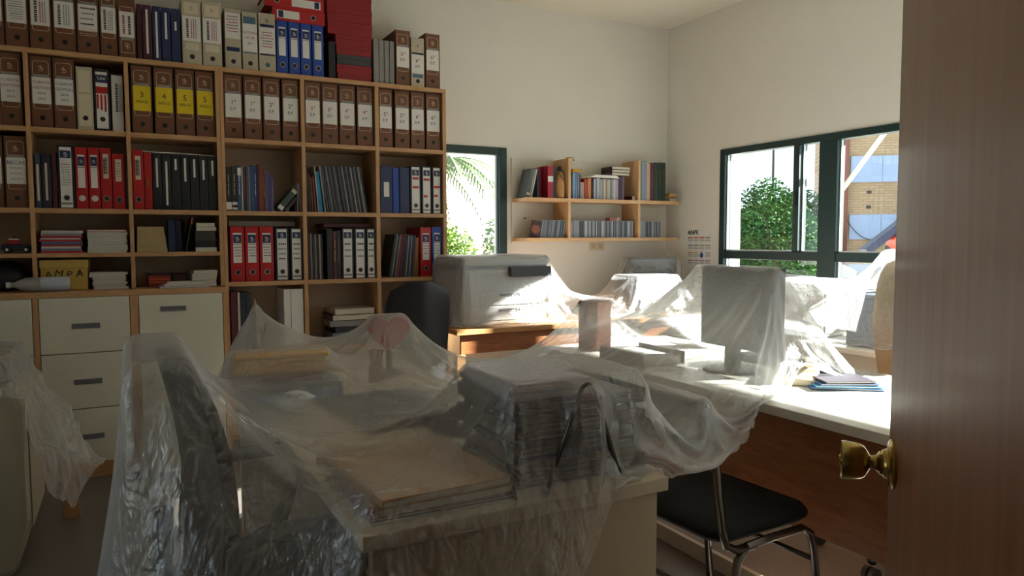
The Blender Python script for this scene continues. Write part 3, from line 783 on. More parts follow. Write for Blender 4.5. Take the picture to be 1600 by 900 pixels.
# --- first shelf row
G1 = 'brown box files on the first shelf'
CG = lambda a, b, c: (('CUENTA', .0185, c), ('GESTION', .0185, c), (a, .017, m_ink), (b, .017, m_ink))
m_rbink = mat('faded_red_ink', '8a3a44', .7)
box_file(-.518, -.420, Z1, BH, 'brown box file marked CUENTA GESTION at the picture edge', CG('2012', '2013', m_rbink), group=G1)
box_file(-.388, -.293, Z1, BH, 'brown box file marked CUENTA GESTION in red beside the upright', CG('2014', '2015', m_rbink), group=G1)
box_file(-.291, -.195, Z1, BH, 'brown box file marked CUENTA GESTION in blue beside the cream file', CG('2016', '2017', m_blueink), group=G1)
t = lever_file(-.192, -.117, Z1, .318, m_beige, 'cream lever arch file without title beside the CUENTA boxes', 'none')
put('label', B(-.026, .026, -.0009, 0, .19, .30), m_cream, t); put('foot_label', B(-.028, .028, -.0009, 0, .02, .18), m_cream, t)
put('finger_hole', MB().lathe([(.0125, -.0016), (.0125, -.0008)], 16, 'y', (0, 0, .06)), m_hole, t)
t = lever_file(-.114, -.041, Z1, .315, m_black, 'black file with red and white label reading Uni', 'none')
put('label', B(-.026, .026, -.0009, 0, .012, .30), m_white, t)
put('label_band', B(-.026, .026, -.0013, -.0009, .245, .285), m_navy, t); text(t, 'Uni', .026, (0, -.0018, .268), m_white)
put('red_block', B(-.026, .026, -.0013, -.0009, .19, .225), m_red, t)
for xx in (-.02, -.003, .015): put('red_stripe', B(xx - .0045, xx + .0045, -.0013, -.0009, .105 - xx * .4, .185), m_red, t)
put('finger_hole', MB().lathe([(.0125, -.0016), (.0125, -.0008)], 16, 'y', (0, 0, .06)), m_hole, t)
t = lever_file(-.035, .020, Z1, .29, mat('white_file', 'cfccc8', .5), 'white slim binder beside the black Uni file', 'none')
print_lines(t, 'v', -.012, .03, .08, .27, -.0006)
for i, (a, b, n) in enumerate(((.057, .157, '3'), (.164, .262, '4'), (.266, .364, '5'), (.367, .464, '5'))):
    box_file(a, b, Z1, BH, ('brown box file with yellow label marked three AÑOS', 'brown box file with yellow label marked four AÑOS', 'brown box file with yellow five AÑOS label beside the four', 'brown box file with yellow five AÑOS label at the compartment end')[i],
             ((n, .042, m_ink), ('AÑOS', .021, m_ink)), m_yellow, group='brown box files with yellow labels')
for i, (a, b, n, c) in enumerate(((.511, .611, '1º', m_ink), (.615, .714, '1º', m_ink), (.718, .816, '2º', m_ink), (.823, .921, '2º', m_ink), (.950, 1.047, '3º', m_redink), (1.050, 1.149, '3º', m_redink), (1.153, 1.253, '4º', m_redink),
                                  (1.260, 1.362, '4º', m_redink), (1.395, 1.486, '5º', m_ink), (1.497, 1.597, '5º', m_ink), (1.601, 1.696, '6º', m_ink), (1.702, 1.803, '6º', m_ink))):
    box_file(a, b, Z1, BH, '%s of two brown box files marked year %s E.P.' % ('left' if i % 2 == 0 else 'right', ('one', 'two', 'three', 'four', 'five', 'six')[i // 2]), EP(n, c), group=G1)

# --- second shelf row
box_file(-.612, -.513, Z2, BH, 'brown box file cut off beside the BECAS box', prints='b', group=G1)
box_file(-.510, -.413, Z2, BH, 'brown box file marked BECAS', (('BECAS', .026, m_blueink), ('2014-2015', .012, m_blueink), ('2015-2016', .012, m_blueink), ('2016-2017', .012, m_blueink)), group=G1)
G2 = 'files on the second shelf'
lever_file(-.386, -.360, Z2, .272, mat('slate_file', '3c4456', .5), 'slim slate binder with paper strip leaning on the upright', 'strip', G2, lines=(.13, .80), lab=m_cream)
lever_file(-.358, -.316, Z2, .275, mat('aubergine_file', '2b2438', .5), 'dark aubergine binder with two cream strips', 'strip', G2, lines=(.14, .82), lab=m_cream)
lever_file(-.314, -.291, Z2, .285, m_maroon, 'slim maroon folder beside the black file with white spine', 'none', G2)
lever_file(-.289, -.214, Z2, .318, m_black, 'black lever arch file with full white spine label among red files', 'full', G2, prints='d')
m_ivory = mat('ivory_ring', 'd8d0c6', .5)
lever_file(-.211, -.156, Z2, .312, m_red, 'red lever arch file with pale ring, beside the white spined file', 'band', G2, ringm=m_ivory)
lever_file(-.153, -.101, Z2, .314, m_red, 'red lever arch file with pale ring, second in its row', 'band', G2, ringm=m_ivory)
lever_file(-.099, -.047, Z2, .315, m_red, 'red lever arch file with narrow cream label and dark ring', 'paper', G2, prints='v')
lever_file(-.045, .013, Z2, .288, m_red, 'shorter red lever arch file with wide cream label lettered downwards', 'paper', G2, prints='a')
lever_file(.0145, .0255, Z2, .285, m_maroon, 'dark maroon folder pressed against the upright', 'none', G2)
lever_file(.049, .103, Z2, .313, m_red, 'red lever arch file with cream label beside the black binders', 'paper', G2, prints='v')
t = lever_file(.104, .142, Z2, .302, mat('scarlet_file', 'b1141a', .4), 'slim red folder with small brass tag before the black binders', 'none', G2)
put('brass_tag', B(-.005, .005, -.001, 0, .12, .165), m_brass, t)
for i, s in enumerate(((.40, .92), (.08, .87), (.72, .92), (.52, .94), (.6, .93), (.56, .92), (.64, .92))):
    lever_file(.1435 + i * .0462, .1885 + i * .0462, Z2, .298, m_black, ORD[i] + ' of seven black binders with white strips under loose papers', 'strip', 'black binders on the second shelf', lines=s)
t = thing('paper_sheaf', 'thin sheaf of papers lying over the black binders', 'papers', (.26, 4.40, Z2 + .303))
put('sheet', MB().prism([(-.2, .01), (-.1, .004), (.2, .0), (.2, .003), (-.1, .008), (-.2, .014)], 0, .2), m_white, t)
put('sheet', MB().prism([(-.05, .0085), (.12, .0045), (.12, .007), (-.05, .011)], .01, .2), m_page, t)

bk = [(.509, .541, .245, '20211f', 'thick black book with white foot label at the compartment start', [(.03, .2, m_white)], m_cream),
      (.542, .571, .250, '2e2824', 'black book with white foot label and red mark', [(.03, .2, m_white), (.08, .13, m_red)], m_cream),
      (.572, .593, .255, '2b4f74', 'blue book with pale head label among the paperbacks', [(.78, .95, m_white)], m_white),
      (.594, .602, .246, 'c9c4bc', 'white thin book beside the blue book with head label', None, None),
      (.603, .620, .240, '3f3436', 'dark brown paperback beside the thin white book', None, m_redink),
      (.621, .633, .252, '5f5468', 'mauve paperback in the middle of the books', None, None),
      (.634, .640, .248, 'b7b2aa', 'very thin pale booklet beside the deep blue book', None, None),
      (.641, .663, .258, '24507c', 'deep blue wide book near the red one', None, None),
      (.664, .674, .256, '3a4a78', 'blue grey thin paperback beside the red book', None, m_white),
      (.675, .684, .256, '2c2c55', 'dark violet thin paperback beside the red book', None, None),
      (.685, .700, .266, '7c2a28', 'tallest brick red book in the compartment', None, None),
      (.701, .706, .255, 'a58a66', 'thin tan booklet between the two red books', None, None),
      (.707, .724, .240, '6d2a2c', 'dark red book with gilt title', None, m_brass),
      (.725, .732, .226, '8d8a98', 'thin grey booklet after the dark red book', None, None),
      (.733, .748, .222, '4a4684', 'violet paperback near the leaning books', None, None),
      (.749, .757, .205, '5d5890', 'lilac paperback near the leaning books', None, None),
      (.758, .768, .192, '6a5f8c', 'shortest lilac paperback before the leaning books', None, None)]
for (a, b, h, c, lb, bd_, ti) in bk:
    book(a, b, Z2, h, c, lb, 'books on the second shelf', band=bd_, title=ti, d=.19)
book(.778, .812, Z2, .150, '3f5550', 'grey green book leaning far over with white label', 'leaning books on the second shelf', tilt=R(40), band=[(.04, .2, m_white), (.86, .99, m_cream)], d=.17, y=4.375)
book(.826, .845, Z2, .100, '4c4642', 'dark brown book leaning under the grey green one', 'leaning books on the second shelf', tilt=R(40), d=.17, y=4.39)
t = book(.886, .891, Z2, .045, '5a2a2e', 'maroon booklet propped under the leaning books', 'leaning books on the second shelf', tilt=R(3), d=.17, y=4.385)
book(.899, .906, Z2, .165, 'b4b1b4', 'pale grey magazine slumped against the upright', 'magazines slumped against the upright', tilt=R(2), d=.17, y=4.385)
book(.914, .920, Z2, .168, 'a5a3aa', 'grey magazine standing against the upright', 'magazines slumped against the upright', tilt=R(.4), d=.17, y=4.39)

G2E = 'slim dark folders leaning on the second shelf'
rngF = random.Random(3)
rowE = [(.010, '2f3a30', .275, 'dark green folder leaning at the start of the folder row'), (.013, '4a1f22', .225, 'maroon notebook low among the leaning folders'), (.010, '6b4a26', .205, 'ochre notebook low among the leaning folders'),
        (.012, '6d2a20', .21, 'rust red notebook low among the leaning folders'), (.006, 'c4bfba', .275, 'white thin folder leaning before the bright blue one'), (.022, '1f86b4', .238, 'bright blue folder leaning in the folder row')]
cols = ['8b8580', '4c4a52', '2c2c34', '77757c', '23242c', '5a5962', '2b2d38', '6c6a70', '191a20', '4a4a52', '25252c', '8a8789', '1c1d24', '5c5b62', '24242a', '918c88', '2a2a30', '6f6d72', '1e1f26', '87848a', '23252b']
rowE += [(.0112, c, .278 + rngF.uniform(-.006, .003), 'slim grey or black folder leaning right of the bright blue folder') for c in cols]
xe = lean_row(rowE, .955, Z2, .5, 8.5, G2E, 4.38, .22)
lever_file(1.400, 1.478, Z2, .288, m_navy, 'navy ring binder with small white tab beside the upright', 'none', G2)
put('label', B(-.016, .018, -.001, 0, .10, .19), m_white, bpy.data.objects[-1] if False else [o for o in bpy.data.objects if o.get('label') == 'navy ring binder with small white tab beside the upright'][0])
lever_file(1.480, 1.522, Z2, .278, m_blue, 'slim blue binder between navy ones', 'none', G2)
lever_file(1.524, 1.590, Z2, .284, m_navy, 'navy binder without label next to white spined files', 'none', G2)
for i, (a, b) in enumerate(((1.594, 1.667), (1.670, 1.738), (1.741, 1.805))):
    t = lever_file(a, b, Z2, .297, m_black, ORD[i] + ' of three black files with red marked white spines', 'full', G2)
    for zc in ((.22, .165), (.215, .11), (.17, .115))[i]:
        put('red_mark', B(-.02, .02 if zc > .16 else .005, -.0016, -.0009, zc - .008, zc + .006), m_red, t)

# --- third row, right bookcase
G3 = 'files on the third shelf'
for i, (a, b) in enumerate(((.524, .600), (.603, .678), (.682, .760))):
    lever_file(a, b, Z4, .312, m_red, ORD[i] + ' of three red lever arch files in the third row', 'band', G3, prints='b')
for i, (a, b) in enumerate(((.767, .846), (.852, .924))):
    lever_file(a, b, Z4, .305, m_black, ('black white-spined file beside the three red ones' if i == 0 else 'black white-spined file against the upright in the third row'), 'full', G3, prints='b')
tag(put('flat_carton', B(.53, .90, 4.46, 4.63, Z4 + .316, Z4 + .345), mat('pale_carton', 'a79f92', .7)), 'flat pale carton lying over the red files in third row', 'box')
lean_row([(.0115, ['6f6a66', '3c3a3e', '8a8480', '2a282c', '7a746f', '222226', '918c8a', '2c2a30'][i], .268 + .003 * (i % 3), 'slim dark plastic folder with pale edge beside the thick black book') for i in range(8)],
         .950, Z4, .2, .6, 'slim dark folders in the third row', 4.40, .22, pages=False, name='folder', cat='folder')
book(1.067, 1.103, Z4, .298, '1a1c1d', 'thick black book beside the slim dark folders', G3, y=4.378, d=.23)
book(1.105, 1.126, Z4, .285, '5a2530', 'maroon book with gilt lines in the third row', G3, y=4.378, d=.2, title=m_brass)
book(1.127, 1.151, Z4, .290, '221a20', 'black book with dotted spine beside white spined files', G3, y=4.378, d=.2, title=m_grey)
for i, (a, b) in enumerate(((1.154, 1.229), (1.232, 1.304), (1.307, 1.365))):
    lever_file(a, b, Z4, .305, m_black, ORD[i] + ' of three black white-spined files beside the maroon book', 'full', G3, prints='c')
tag(put('flat_album', B(1.06, 1.355, 4.42, 4.63, Z4 + .310, Z4 + .334), m_maroon, bevel=.003), 'dark red album lying over the files in the third row', 'album')
lean = [(.020, '20262c', .27), (.006, 'b3b4ba', .275), (.014, '23262c', .265), (.005, 'a5a7ac', .265), (.022, '6a1f28', .27), (.020, '4a1c2a', .272), (.020, '2c1c30', .27), (.010, '9c9a98', .262), (.016, '232a48', .262), (.006, 'b0b4ba', .265), (.018, '24365e', .258), (.010, '7a5c3a', .262), (.012, 'a06a3c', .245), (.014, '8a5634', .25)]
names = ['black folder leaning at the start of the mixed row', 'pale thin folder edge beside the leaning black folder', 'black booklet leaning second in the mixed row', 'thin silver folder leaning before the wine red book', 'wine red book leaning in the mixed row', 'burgundy book leaning beside the wine red one',
         'dark purple yearbook leaning with pale spots', 'grey magazine leaning before the navy folder', 'navy folder leaning in the mixed row', 'thin white folder leaning beside the blue one', 'blue folder leaning near the tan booklets', 'tan booklet leaning near the red file', 'orange brown booklet leaning near the red file', 'brown booklet leaning against the red file']
x = 1.654; top = 1.654
for i, ((w, c, h), lb) in enumerate(list(zip(lean, names))[::-1]):
    th = R(2.5 + .55 * i); w *= .82
    xr = min(x - .0008, top - h * math.sin(th)) 
    if xr - w < 1.394: break
    book(xr - w, xr, Z4, h, c, lb, 'mixed books leaning in the third row', y=4.382, d=.2, tilt=th)
    x = xr - w / math.cos(th); top = x + h * math.sin(th)
lever_file(1.657, 1.732, Z4, .312, m_red, 'red lever arch file beside the blue one in the end compartment', 'band', G3, prints='b')
lever_file(1.736, 1.805, Z4, .315, m_blue, 'blue lever arch file at the end of the third row', 'band', G3, prints='b')
# --- fourth row (lower right bookcase)
for (a, b, h, c, lb) in ((.520, .552, .34, '5a2430', 'dark red book low in the bottom compartment'), (.556, .570, .335, 'd0c8b8', 'cream book low beside the dark red book'), (.572, .600, .33, '2c3440', 'slate book low in the bottom compartment'), (.602, .630, .33, '33384a', 'navy book low in the bottom compartment')):
    book(a, b, .575, h, c, lb, 'books in the lower compartment', y=4.385)
t = thing('storage_box', 'white cardboard storage box low in the bookcase', 'box', (.865, 4.37, .5755))
put('body', B(-.055, .055, 0, .22, 0, .345), m_white, t); put('fold', B(-.018, -.014, -.001, 0, .0, .345), m_grey, t)
for i in range(6):
    flat_book(1.08 + .012 * (i % 3), 1.352, 4.372, 4.60, .575 + i * .036, .575 + i * .036 + .035, ['3a2a3c', '7a7a80', '2c2c34', '8d8a86', '4a3038', 'b8b2aa'][i], ORD[i] + ' album from the bottom of the lying stack in the low compartment', 'album', 'albums lying in the lower compartment', 'photo_album', spine=i < 4, rz=R((i % 3 - 1) * 1.2))
t = thing('letter_cabinet', 'tan letter cabinet behind the black office chair', 'drawers', (1.70, 4.37, .5755))
put('case', B(-.10, .10, 0, .22, 0, .255), mat('tan_card', 'a98a62', .65), t)
for zz_ in (.02, .10, .18):
    dd = put('drawer', B(-.09, .09, -.004, 0, zz_, zz_ + .062), mat('tan_card'), t); put('pull', B(-.025, .025, -.006, -.004, zz_ + .022, zz_ + .04), m_dark, dd)
# --- left bookcase, small shelves
rngM = random.Random(11)
mc_ = ['b8262c', '6f7f96', 'c4c0bc', '96222c', '5a6a88', 'b52a26', '7d8698', 'ad2a2e', '8a93a4', 'c0bdb9']
zc = ZS
for i in range(10):
    hh = rngM.uniform(.009, .014)
    flat_book(-.377 + rngM.uniform(0, .008), -.186 + rngM.uniform(-.012, 0), 4.362, 4.60, zc, zc + hh, mc_[i], ORD[i] if i < 9 and False else ('magazine %s in the red and grey stack beside the upright' % (['at the bottom', 'second from below', 'third from below', 'fourth from below', 'fifth from below', 'sixth from below', 'seventh from below', 'third from the top', 'second from the top', 'on top'][i])), 'magazine', 'magazines in the mixed stack', 'magazine', spine=i % 4 != 2, rz=rngM.uniform(-.012, .012)); zc += hh
zc = ZS
for i in range(9):
    hh = .0135
    flat_book(-.170 + rngM.uniform(0, .004), .018 + rngM.uniform(-.008, 0), 4.362, 4.60, zc, zc + hh, 'c8ccd2' if i < 8 else 'b02028', ('red covered magazine on top of the pale stack' if i == 8 else ORD[i] + ' magazine from the bottom of the pale edged stack'), 'magazine', 'magazines in the pale stack', 'magazine', rz=rngM.uniform(-.012, .012)); zc += hh
zc = ZS
for i in range(13):
    hh = .0105
    flat_book(.058 + i * .0004, .205 - i * .0014, 4.362, 4.58, zc, zc + hh, 'b79f72', ('buff exercise book on top of the buff stack' if i == 12 else 'buff exercise book within the stack beside the navy volume'), 'notebook', 'buff exercise books', 'exercise_book', spine=True, rz=rngM.uniform(-.006, .006)); zc += hh
book(.212, .246, ZS, .172, '1f2b50', 'navy volume standing beside the buff exercise books', y=4.40, d=.16)
book(.247, .278, ZS, .168, '1c2442', 'dark blue volume standing behind the leaning black folder', y=4.42, d=.16)
book(.292, .300, ZS, .192, '26262a', 'black thin folder leaning with an orange edge', y=4.37, d=.2, tilt=R(11), band=[(.8, .98, mat('orange_tape', 'c8552a', .5))])
zc = ZS
for i, (c, hh, lb) in enumerate((('c9c5bb', .024, 'pale book at the bottom of the stack beside the leaning folder'), ('17181c', .036, 'thick black book in the stack beside the leaning folder'), ('2c2c30', .010, 'thin dark book on the thick black one'), ('3a342e', .045, 'brown black box-like book near the top of the stack'), ('b9b19e', .022, 'cream book second from the top of the stack'), ('b5ad9a', .022, 'cream book topmost beside the leaning folder'))):
    flat_book(.345 + (.006 if i > 3 else 0), .455 - (.008 if i % 2 else 0), 4.365, 4.55, zc, zc + hh, c, lb, 'book', 'books stacked beside the leaning folder', spine=i in (1, 2, 3)); zc += hh
# toy car
t = thing('toy_car', 'red white and blue toy car on the small shelf', 'toy car', (-.475, 4.42, ZS + .001))
m_toyb = mat('toy_blue', '1c2748', .35); m_toyr = mat('toy_red', '96222a', .35)
put('body', MB().prism([(-.07, .016), (.058, .016), (.062, .036), (.035, .042), (-.06, .044), (-.07, .034)], -.026, .026), m_toyb, t, bevel=.004)
put('cabin', MB().prism([(-.055, .043), (.024, .042), (.008, .066), (-.038, .068)], -.022, .022), m_toyr, t, bevel=.004)
put('roof_stripe', B(-.036, .006, -.0225, .0225, .0675, .073), m_white, t)
put('siren', B(-.022, -.006, -.01, .01, .073, .082), m_toyr, t, bevel=.002)
for xx in (-.043, .036):
    for yy in (-.026, .026):
        w_ = put('wheel', MB().lathe([(.004, -.006), (.0165, -.006), (.018, 0), (.0165, .006), (.004, .006)], 16, 'y', (xx, yy, .018)), m_dark, t)
        put('hub', MB().lathe([(.0068, -.0068), (.0068, .0068)], 10, 'y', (xx, yy, .018)), m_white, w_)
# AMPA box, papers, dark bag, bottle
t = thing('carton', 'yellow tan carton with lid and the letters AMPA handwritten', 'box', (-.278, 4.375, ZB + .003), (0, 0, R(-1.5)))
m_amp = mat('tan_yellow_card', 'c2a24e', .7, noise=.06, nscale=12)
put('body', B(-.103, .103, .003, .22, 0, .112), m_amp, t); put('lid', B(-.107, .107, 0, .224, .112, .152), mat('tan_yellow_lid', 'cdae5c', .7, noise=.05, nscale=12), t, bevel=.0015)
for i, ch in enumerate('AMPA'): text(t, ch, .052, (-.072 + i * .046, .0026, .075 + (.006 if i % 2 else 0)), m_ink, roll=R((-8, 6, 0, -5)[i]), shear=.15)
zc = ZB
for i in range(7):
    hh = .0125
    flat_book(-.158 + rngM.uniform(-.012, .01), .012 + rngM.uniform(-.014, .006), 4.365, 4.58, zc, zc + hh, ['b9bcc4', '8f96a4', 'd0d0d4', 'c4c6cc', 'a9adb8', 'd4d4d6', 'cfcfd2'][i], ORD[i] + ' from below of the loose paper bundles beside the AMPA carton', 'papers', 'paper bundles beside the carton', 'paper_bundle', rz=rngM.uniform(-.04, .04)); zc += hh
tag(put('dark_bag', MB().lathe([(.02, .0), (.09, .004), (.115, .04), (.105, .09), (.07, .13), (.03, .15), (.008, .152)], 18, 'z'), mat('black_nylon', '14151c', .6, bump=.5, bscale=25), smooth=True, loc=(-.535, 4.47, ZB + .001)), 'black crumpled nylon bag in the low left compartment', 'bag').scale = (1.0, .9, 1)
t = thing('plastic_bottle', 'clear plastic bottle with pale label lying on the cabinet ledge', 'bottle', (-.375, 4.298, ZB + .037), (0, 0, R(2)))
m_bot = film_mat('bottle_plastic', clear=.55, rough=.08, tint='cfd6dc', trans=.3, bump=.1, gloss=.25)
put('shell', MB().lathe([(.010, -.125), (.013, -.12), (.013, -.105), (.018, -.10), (.034, -.06), (.036, -.03), (.036, .0)], 20, 'x'), m_bot, t, smooth='auto')
put('sleeve', MB().lathe([(.036, .0), (.0365, .01), (.0365, .118), (.033, .124), (.004, .125)], 20, 'x'), mat('pale_frost', 'b4bccb', .35), t, smooth='auto')
put('cap', MB().lathe([(.004, -.143), (.0145, -.142), (.0145, -.125)], 16, 'x'), mat('white_cap', 'd4d6da', .4), t, smooth='auto')
# column C ledge
t = thing('tea_tin', 'red printed tin box behind the papers on the ledge', 'tin', (.16, 4.385, ZB + .003))
put('body', B(-.055, .055, 0, .09, 0, .062), mat('tin_red', '8a2a24', .35), t, bevel=.003); put('lid', B(-.057, .057, -.002, .092, .062, .078), mat('tin_dark', '3c2420', .35), t, bevel=.003)
for zz_ in (.02, .036): put('print_band', B(-.05, .05, -.0012, 0, zz_, zz_ + .008), mat('tin_orange', 'c05a34', .4), t)
tag(put('dark_case', B(.225, .30, 4.42, 4.56, ZB + .001, ZB + .07), mat('dark_red_case', '3a1a1c', .5), bevel=.006), 'dark red case between the tin and the paper pile', 'case')
zc = ZB
for i in range(5):
    flat_book(.318 + rngM.uniform(0, .012), .452 - rngM.uniform(0, .006), 4.36, 4.58, zc, zc + .0175, ['c9c9cf', 'bfc0c8', 'd2d2d6', 'c6c7ce', 'd8d8da'][i], ORD[i] + ' bundle from below of the white paper pile at the ledge end', 'papers', 'white paper pile at the ledge end', 'paper_bundle', rz=rngM.uniform(-.03, .03)); zc += .0175
zc = ZB
for i in range(3):
    flat_book(.155 + i * .02, .40 - i * .012, 4.252, 4.352, zc, zc + .011, ['8f98b0', 'c8cad0', 'cfcbb8'][i], ['blue edged booklet lowest on the cabinet ledge', 'white booklet in the middle of the ledge pile', 'cream envelope on top of the ledge pile'][i], 'booklet', 'booklets on the cabinet ledge', 'booklet', rz=R((2, 5, -3)[i])); zc += .011
# ------------------------------------------------------------------ wall shelf and its contents
m_birch = wood('birch_shelf', 'dfb88a', 'cfa272', 0.45, scale=(3, 3, 18))
m_birchv = wood('birch_upright', 'dfb88a', 'cfa272', 0.45, scale=(18, 18, 2))
ws = thing('wall_shelf', 'birch wall shelf with two boards and two uprights in the room corner', 'shelf', (0, 0, 1.193))
SY0, SY1 = 4.43, 4.637
def wsb(nm, x0, x1, z0, z1, m, y0=SY0, y1=SY1): put(nm, B(x0, x1, y0, y1, z0 - 1.193, z1 - 1.193), m, ws, bevel=.0015)
wsb('board', 2.459, 3.82, 1.472, 1.498, m_birch); wsb('board', 2.459, 3.80, 1.193, 1.218, m_birch)
wsb('back_panel', 2.455, 3.79, 1.185, 1.786, mat('white_backboard', 'dcd8cd', .6), 4.638, 4.648)
for (x, zt) in ((2.80, 1.782), (3.42, 1.795)):
    wsb('upright', x, x + .022, 1.218, 1.472, m_birchv); wsb('upright', x, x + .022, 1.498, zt, m_birchv)
for x in (2.56, 2.95): put('fixing_screw', MB().lathe([(.006, 4.632), (.006, 4.638)], 10, 'y', (x, 0, 1.36 - 1.193)), m_dark, ws)
ZU, ZL = 1.498, 1.218
WG = 'books on the upper wall shelf'
book(2.470, 2.498, ZU, .20, '4f5a5c', 'slate grey book leaning at the open end of the wall shelf', WG, y=4.46, d=.13, tilt=R(13), band=[(.08, .16, m_cream)])
book(2.503, 2.510, ZU, .20, 'c2a468', 'thin ochre book leaning beside the slate one', WG, y=4.47, d=.13, tilt=R(13))
book(2.514, 2.527, ZU, .203, 'a9bccb', 'pale blue book leaning beside the thin ochre one', WG, y=4.47, d=.13, tilt=R(13))
book(2.584, 2.602, ZU, .20, '2c2c34', 'black book upright behind the pale blue one', WG, y=4.50, d=.12, tilt=0)
book(2.645, 2.69, ZU, .225, 'a32036', 'thick crimson book with white spine label on the wall shelf', WG, y=4.455, d=.16, band=[(.5, .68, m_white)])
book(2.605, 2.64, ZU, .215, '8a2030', 'dark crimson book set back beside the labelled one', WG, y=4.53, d=.1)
book(2.693, 2.716, ZU, .218, '1b1d22', 'black book between the crimson book and the brown jug', WG, y=4.46, d=.14)
t = thing('wrapped_jug', 'tan wrapped jug with dark cord and small stopper on the wall shelf', 'jug', (2.755, 4.475, ZU + .001))
m_tan = mat('tan_leather', 'b98a55', .6, noise=.12, nscale=18, bump=.3, bscale=20)
put('body', MB().lathe([(.026, 0), (.032, .004), (.037, .05), (.036, .11), (.028, .155), (.017, .18), (.015, .19)], 20), m_tan, t, smooth='auto')
put('stopper', MB().lathe([(.013, .19), (.016, .195), (.016, .212), (.012, .222), (.004, .226)], 14), m_dark, t, smooth='auto')
put('cord', MB().tube([(-.02, -.028, .168), (0, -.034, .15), (.03, -.024, .10), (.036, -.004, .06)], .003, 6).tube([(-.028, -.012, .165), (-.01, -.03, .185), (.02, -.02, .195)], .003, 6), m_dark, t)
t = thing('brass_clip', 'small brass clip hooked over the shelf upright', 'clip', (2.811, 4.432, 1.784))
put('bar', MB().tube([(-.02, .01, 0), (.03, .006, .004), (.036, .0, -.012), (.034, -.004, -.022)], .0045, 6).box(-.013, .013, 0, .03, -.001, .004), m_brass, t, smooth=True)
x = 2.856
for (w, c, h, lb) in ((.022, '7fa3c8', .185, 'light blue book right of the first upright'), (.016, '5f86b4', .188, 'mid blue book beside the light blue one'), (.012, '8d8aa4', .186, 'lilac grey book beside the blue pair'), (.010, '5a4a4c', .18, 'brown thin book beside the blue pair'),
                      (.012, 'b9b2a4', .12, 'short cream booklet beside the brown thin book'), (.014, 'a9a08c', .118, 'short beige booklet beside the cream one'), (.030, 'a8322c', .145, 'bright red book on the wall shelf'), (.030, 'c0814a', .15, 'orange book beside the bright red one')):
    book(x, x + w, ZU, h, c, lb, WG, y=4.46, d=.14); x += w + .002
tag(put('folded_cloth', MB().prism([(2.856, ZU + .19), (2.915, ZU + .19), (2.935, ZU + .215), (2.86, ZU + .212)], 4.46, 4.58), mat('ochre_cloth', 'c29a3c', .8)), 'ochre folded cloth lying on the blue books', 'cloth')
cs = ['3c2c48', 'c9c4c8', '5a7ca8', 'd2cdc8', '8fa6c4', 'b8b2a8', '8a8478', 'd8d4ce', '9c8a74', 'b4ae9e', 'c4c0b4', '6f7a94', 'a8a49c', 'd0ccd0', 'b4b2c8', 'a4a0b8']
ln = ['dark violet', 'white', 'blue', 'off-white', 'pale blue', 'stone', 'olive grey', 'plain white', 'brown', 'khaki', 'cream', 'slate blue', 'grey', 'glossy white', 'lavender', 'lilac']
x = x + .004
for c, nm in zip(cs, ln):
    book(x, x + .0135, ZU, .155 - rngM.uniform(0, .012), c, nm + ' spined booklet in the close row under the white sheet', 'booklets under the white sheet', y=4.455, d=.15); x += .0145
tag(put('paper_sheet', MB().prism([(x - .25, ZU + .158), (x + .01, ZU + .158), (x - .02, ZU + .178), (x - .21, ZU + .178)], 4.45, 4.61), m_white), 'white paper sheet lying over the close row of booklets', 'paper')
for i, c in enumerate(('3a2030', '4a2a3c', '5a4a64')):
    book(x + .004 + i * .018, x + .021 + i * .018, ZU, .17, c, ['dark plum', 'plum', 'mauve'][i] + ' book at the end of the close row', WG, y=4.46, d=.15)
for i, c in enumerate(('5a4038', '2f2026', '3a2c30')):
    flat_book(3.20, 3.36 + .004 * i, 4.46, 4.60, ZU + .180 + i * .022, ZU + .201 + i * .022, c, ['brown flat book under two dark ones on the close row', 'dark flat book in the middle of three lying ones', 'topmost dark flat book lying on the close row'][i], 'book', WG)
flat_book(3.385, 3.416, 4.46, 4.58, ZU, ZU + .032, '6a2030', 'small dark red notebook lying beside the second upright', 'notebook', WG)
x = 3.462
for (w, c, h, lb, tt) in ((.048, '7f97a8', .295, 'grey blue tall binder right of the second upright', None), (.034, 'c9a294', .28, 'salmon pink tall book beside the grey blue binder', None), (.038, '4a1f2c', .285, 'dark maroon tall book on the wall shelf', m_brass),
                          (.036, '203a30', .29, 'dark green gilt volume beside the maroon one', m_brass), (.036, '1f372f', .292, 'dark green gilt volume, middle of three', m_brass), (.034, '1d342d', .292, 'dark green gilt volume nearest the corner', m_brass)):
    book(x, x + w, ZU, h, c, lb, WG, y=4.45, d=.17, title=tt); x += w + .0015
flat_book(3.715, 3.80, 4.45, 4.60, ZU, ZU + .02, 'a89a84', 'stack of loose leaflets at the corner end of the shelf', 'leaflets', name='leaflet_bundle', rz=R(12))
tag(put('envelope', MB().prism([(3.725, ZU + .03), (3.81, ZU + .042), (3.81, ZU + .054), (3.74, ZU + .062)], 4.45, 4.58), mat('manila', 'c89a58', .7)), 'manila envelope on the leaflets at the corner end', 'envelope')
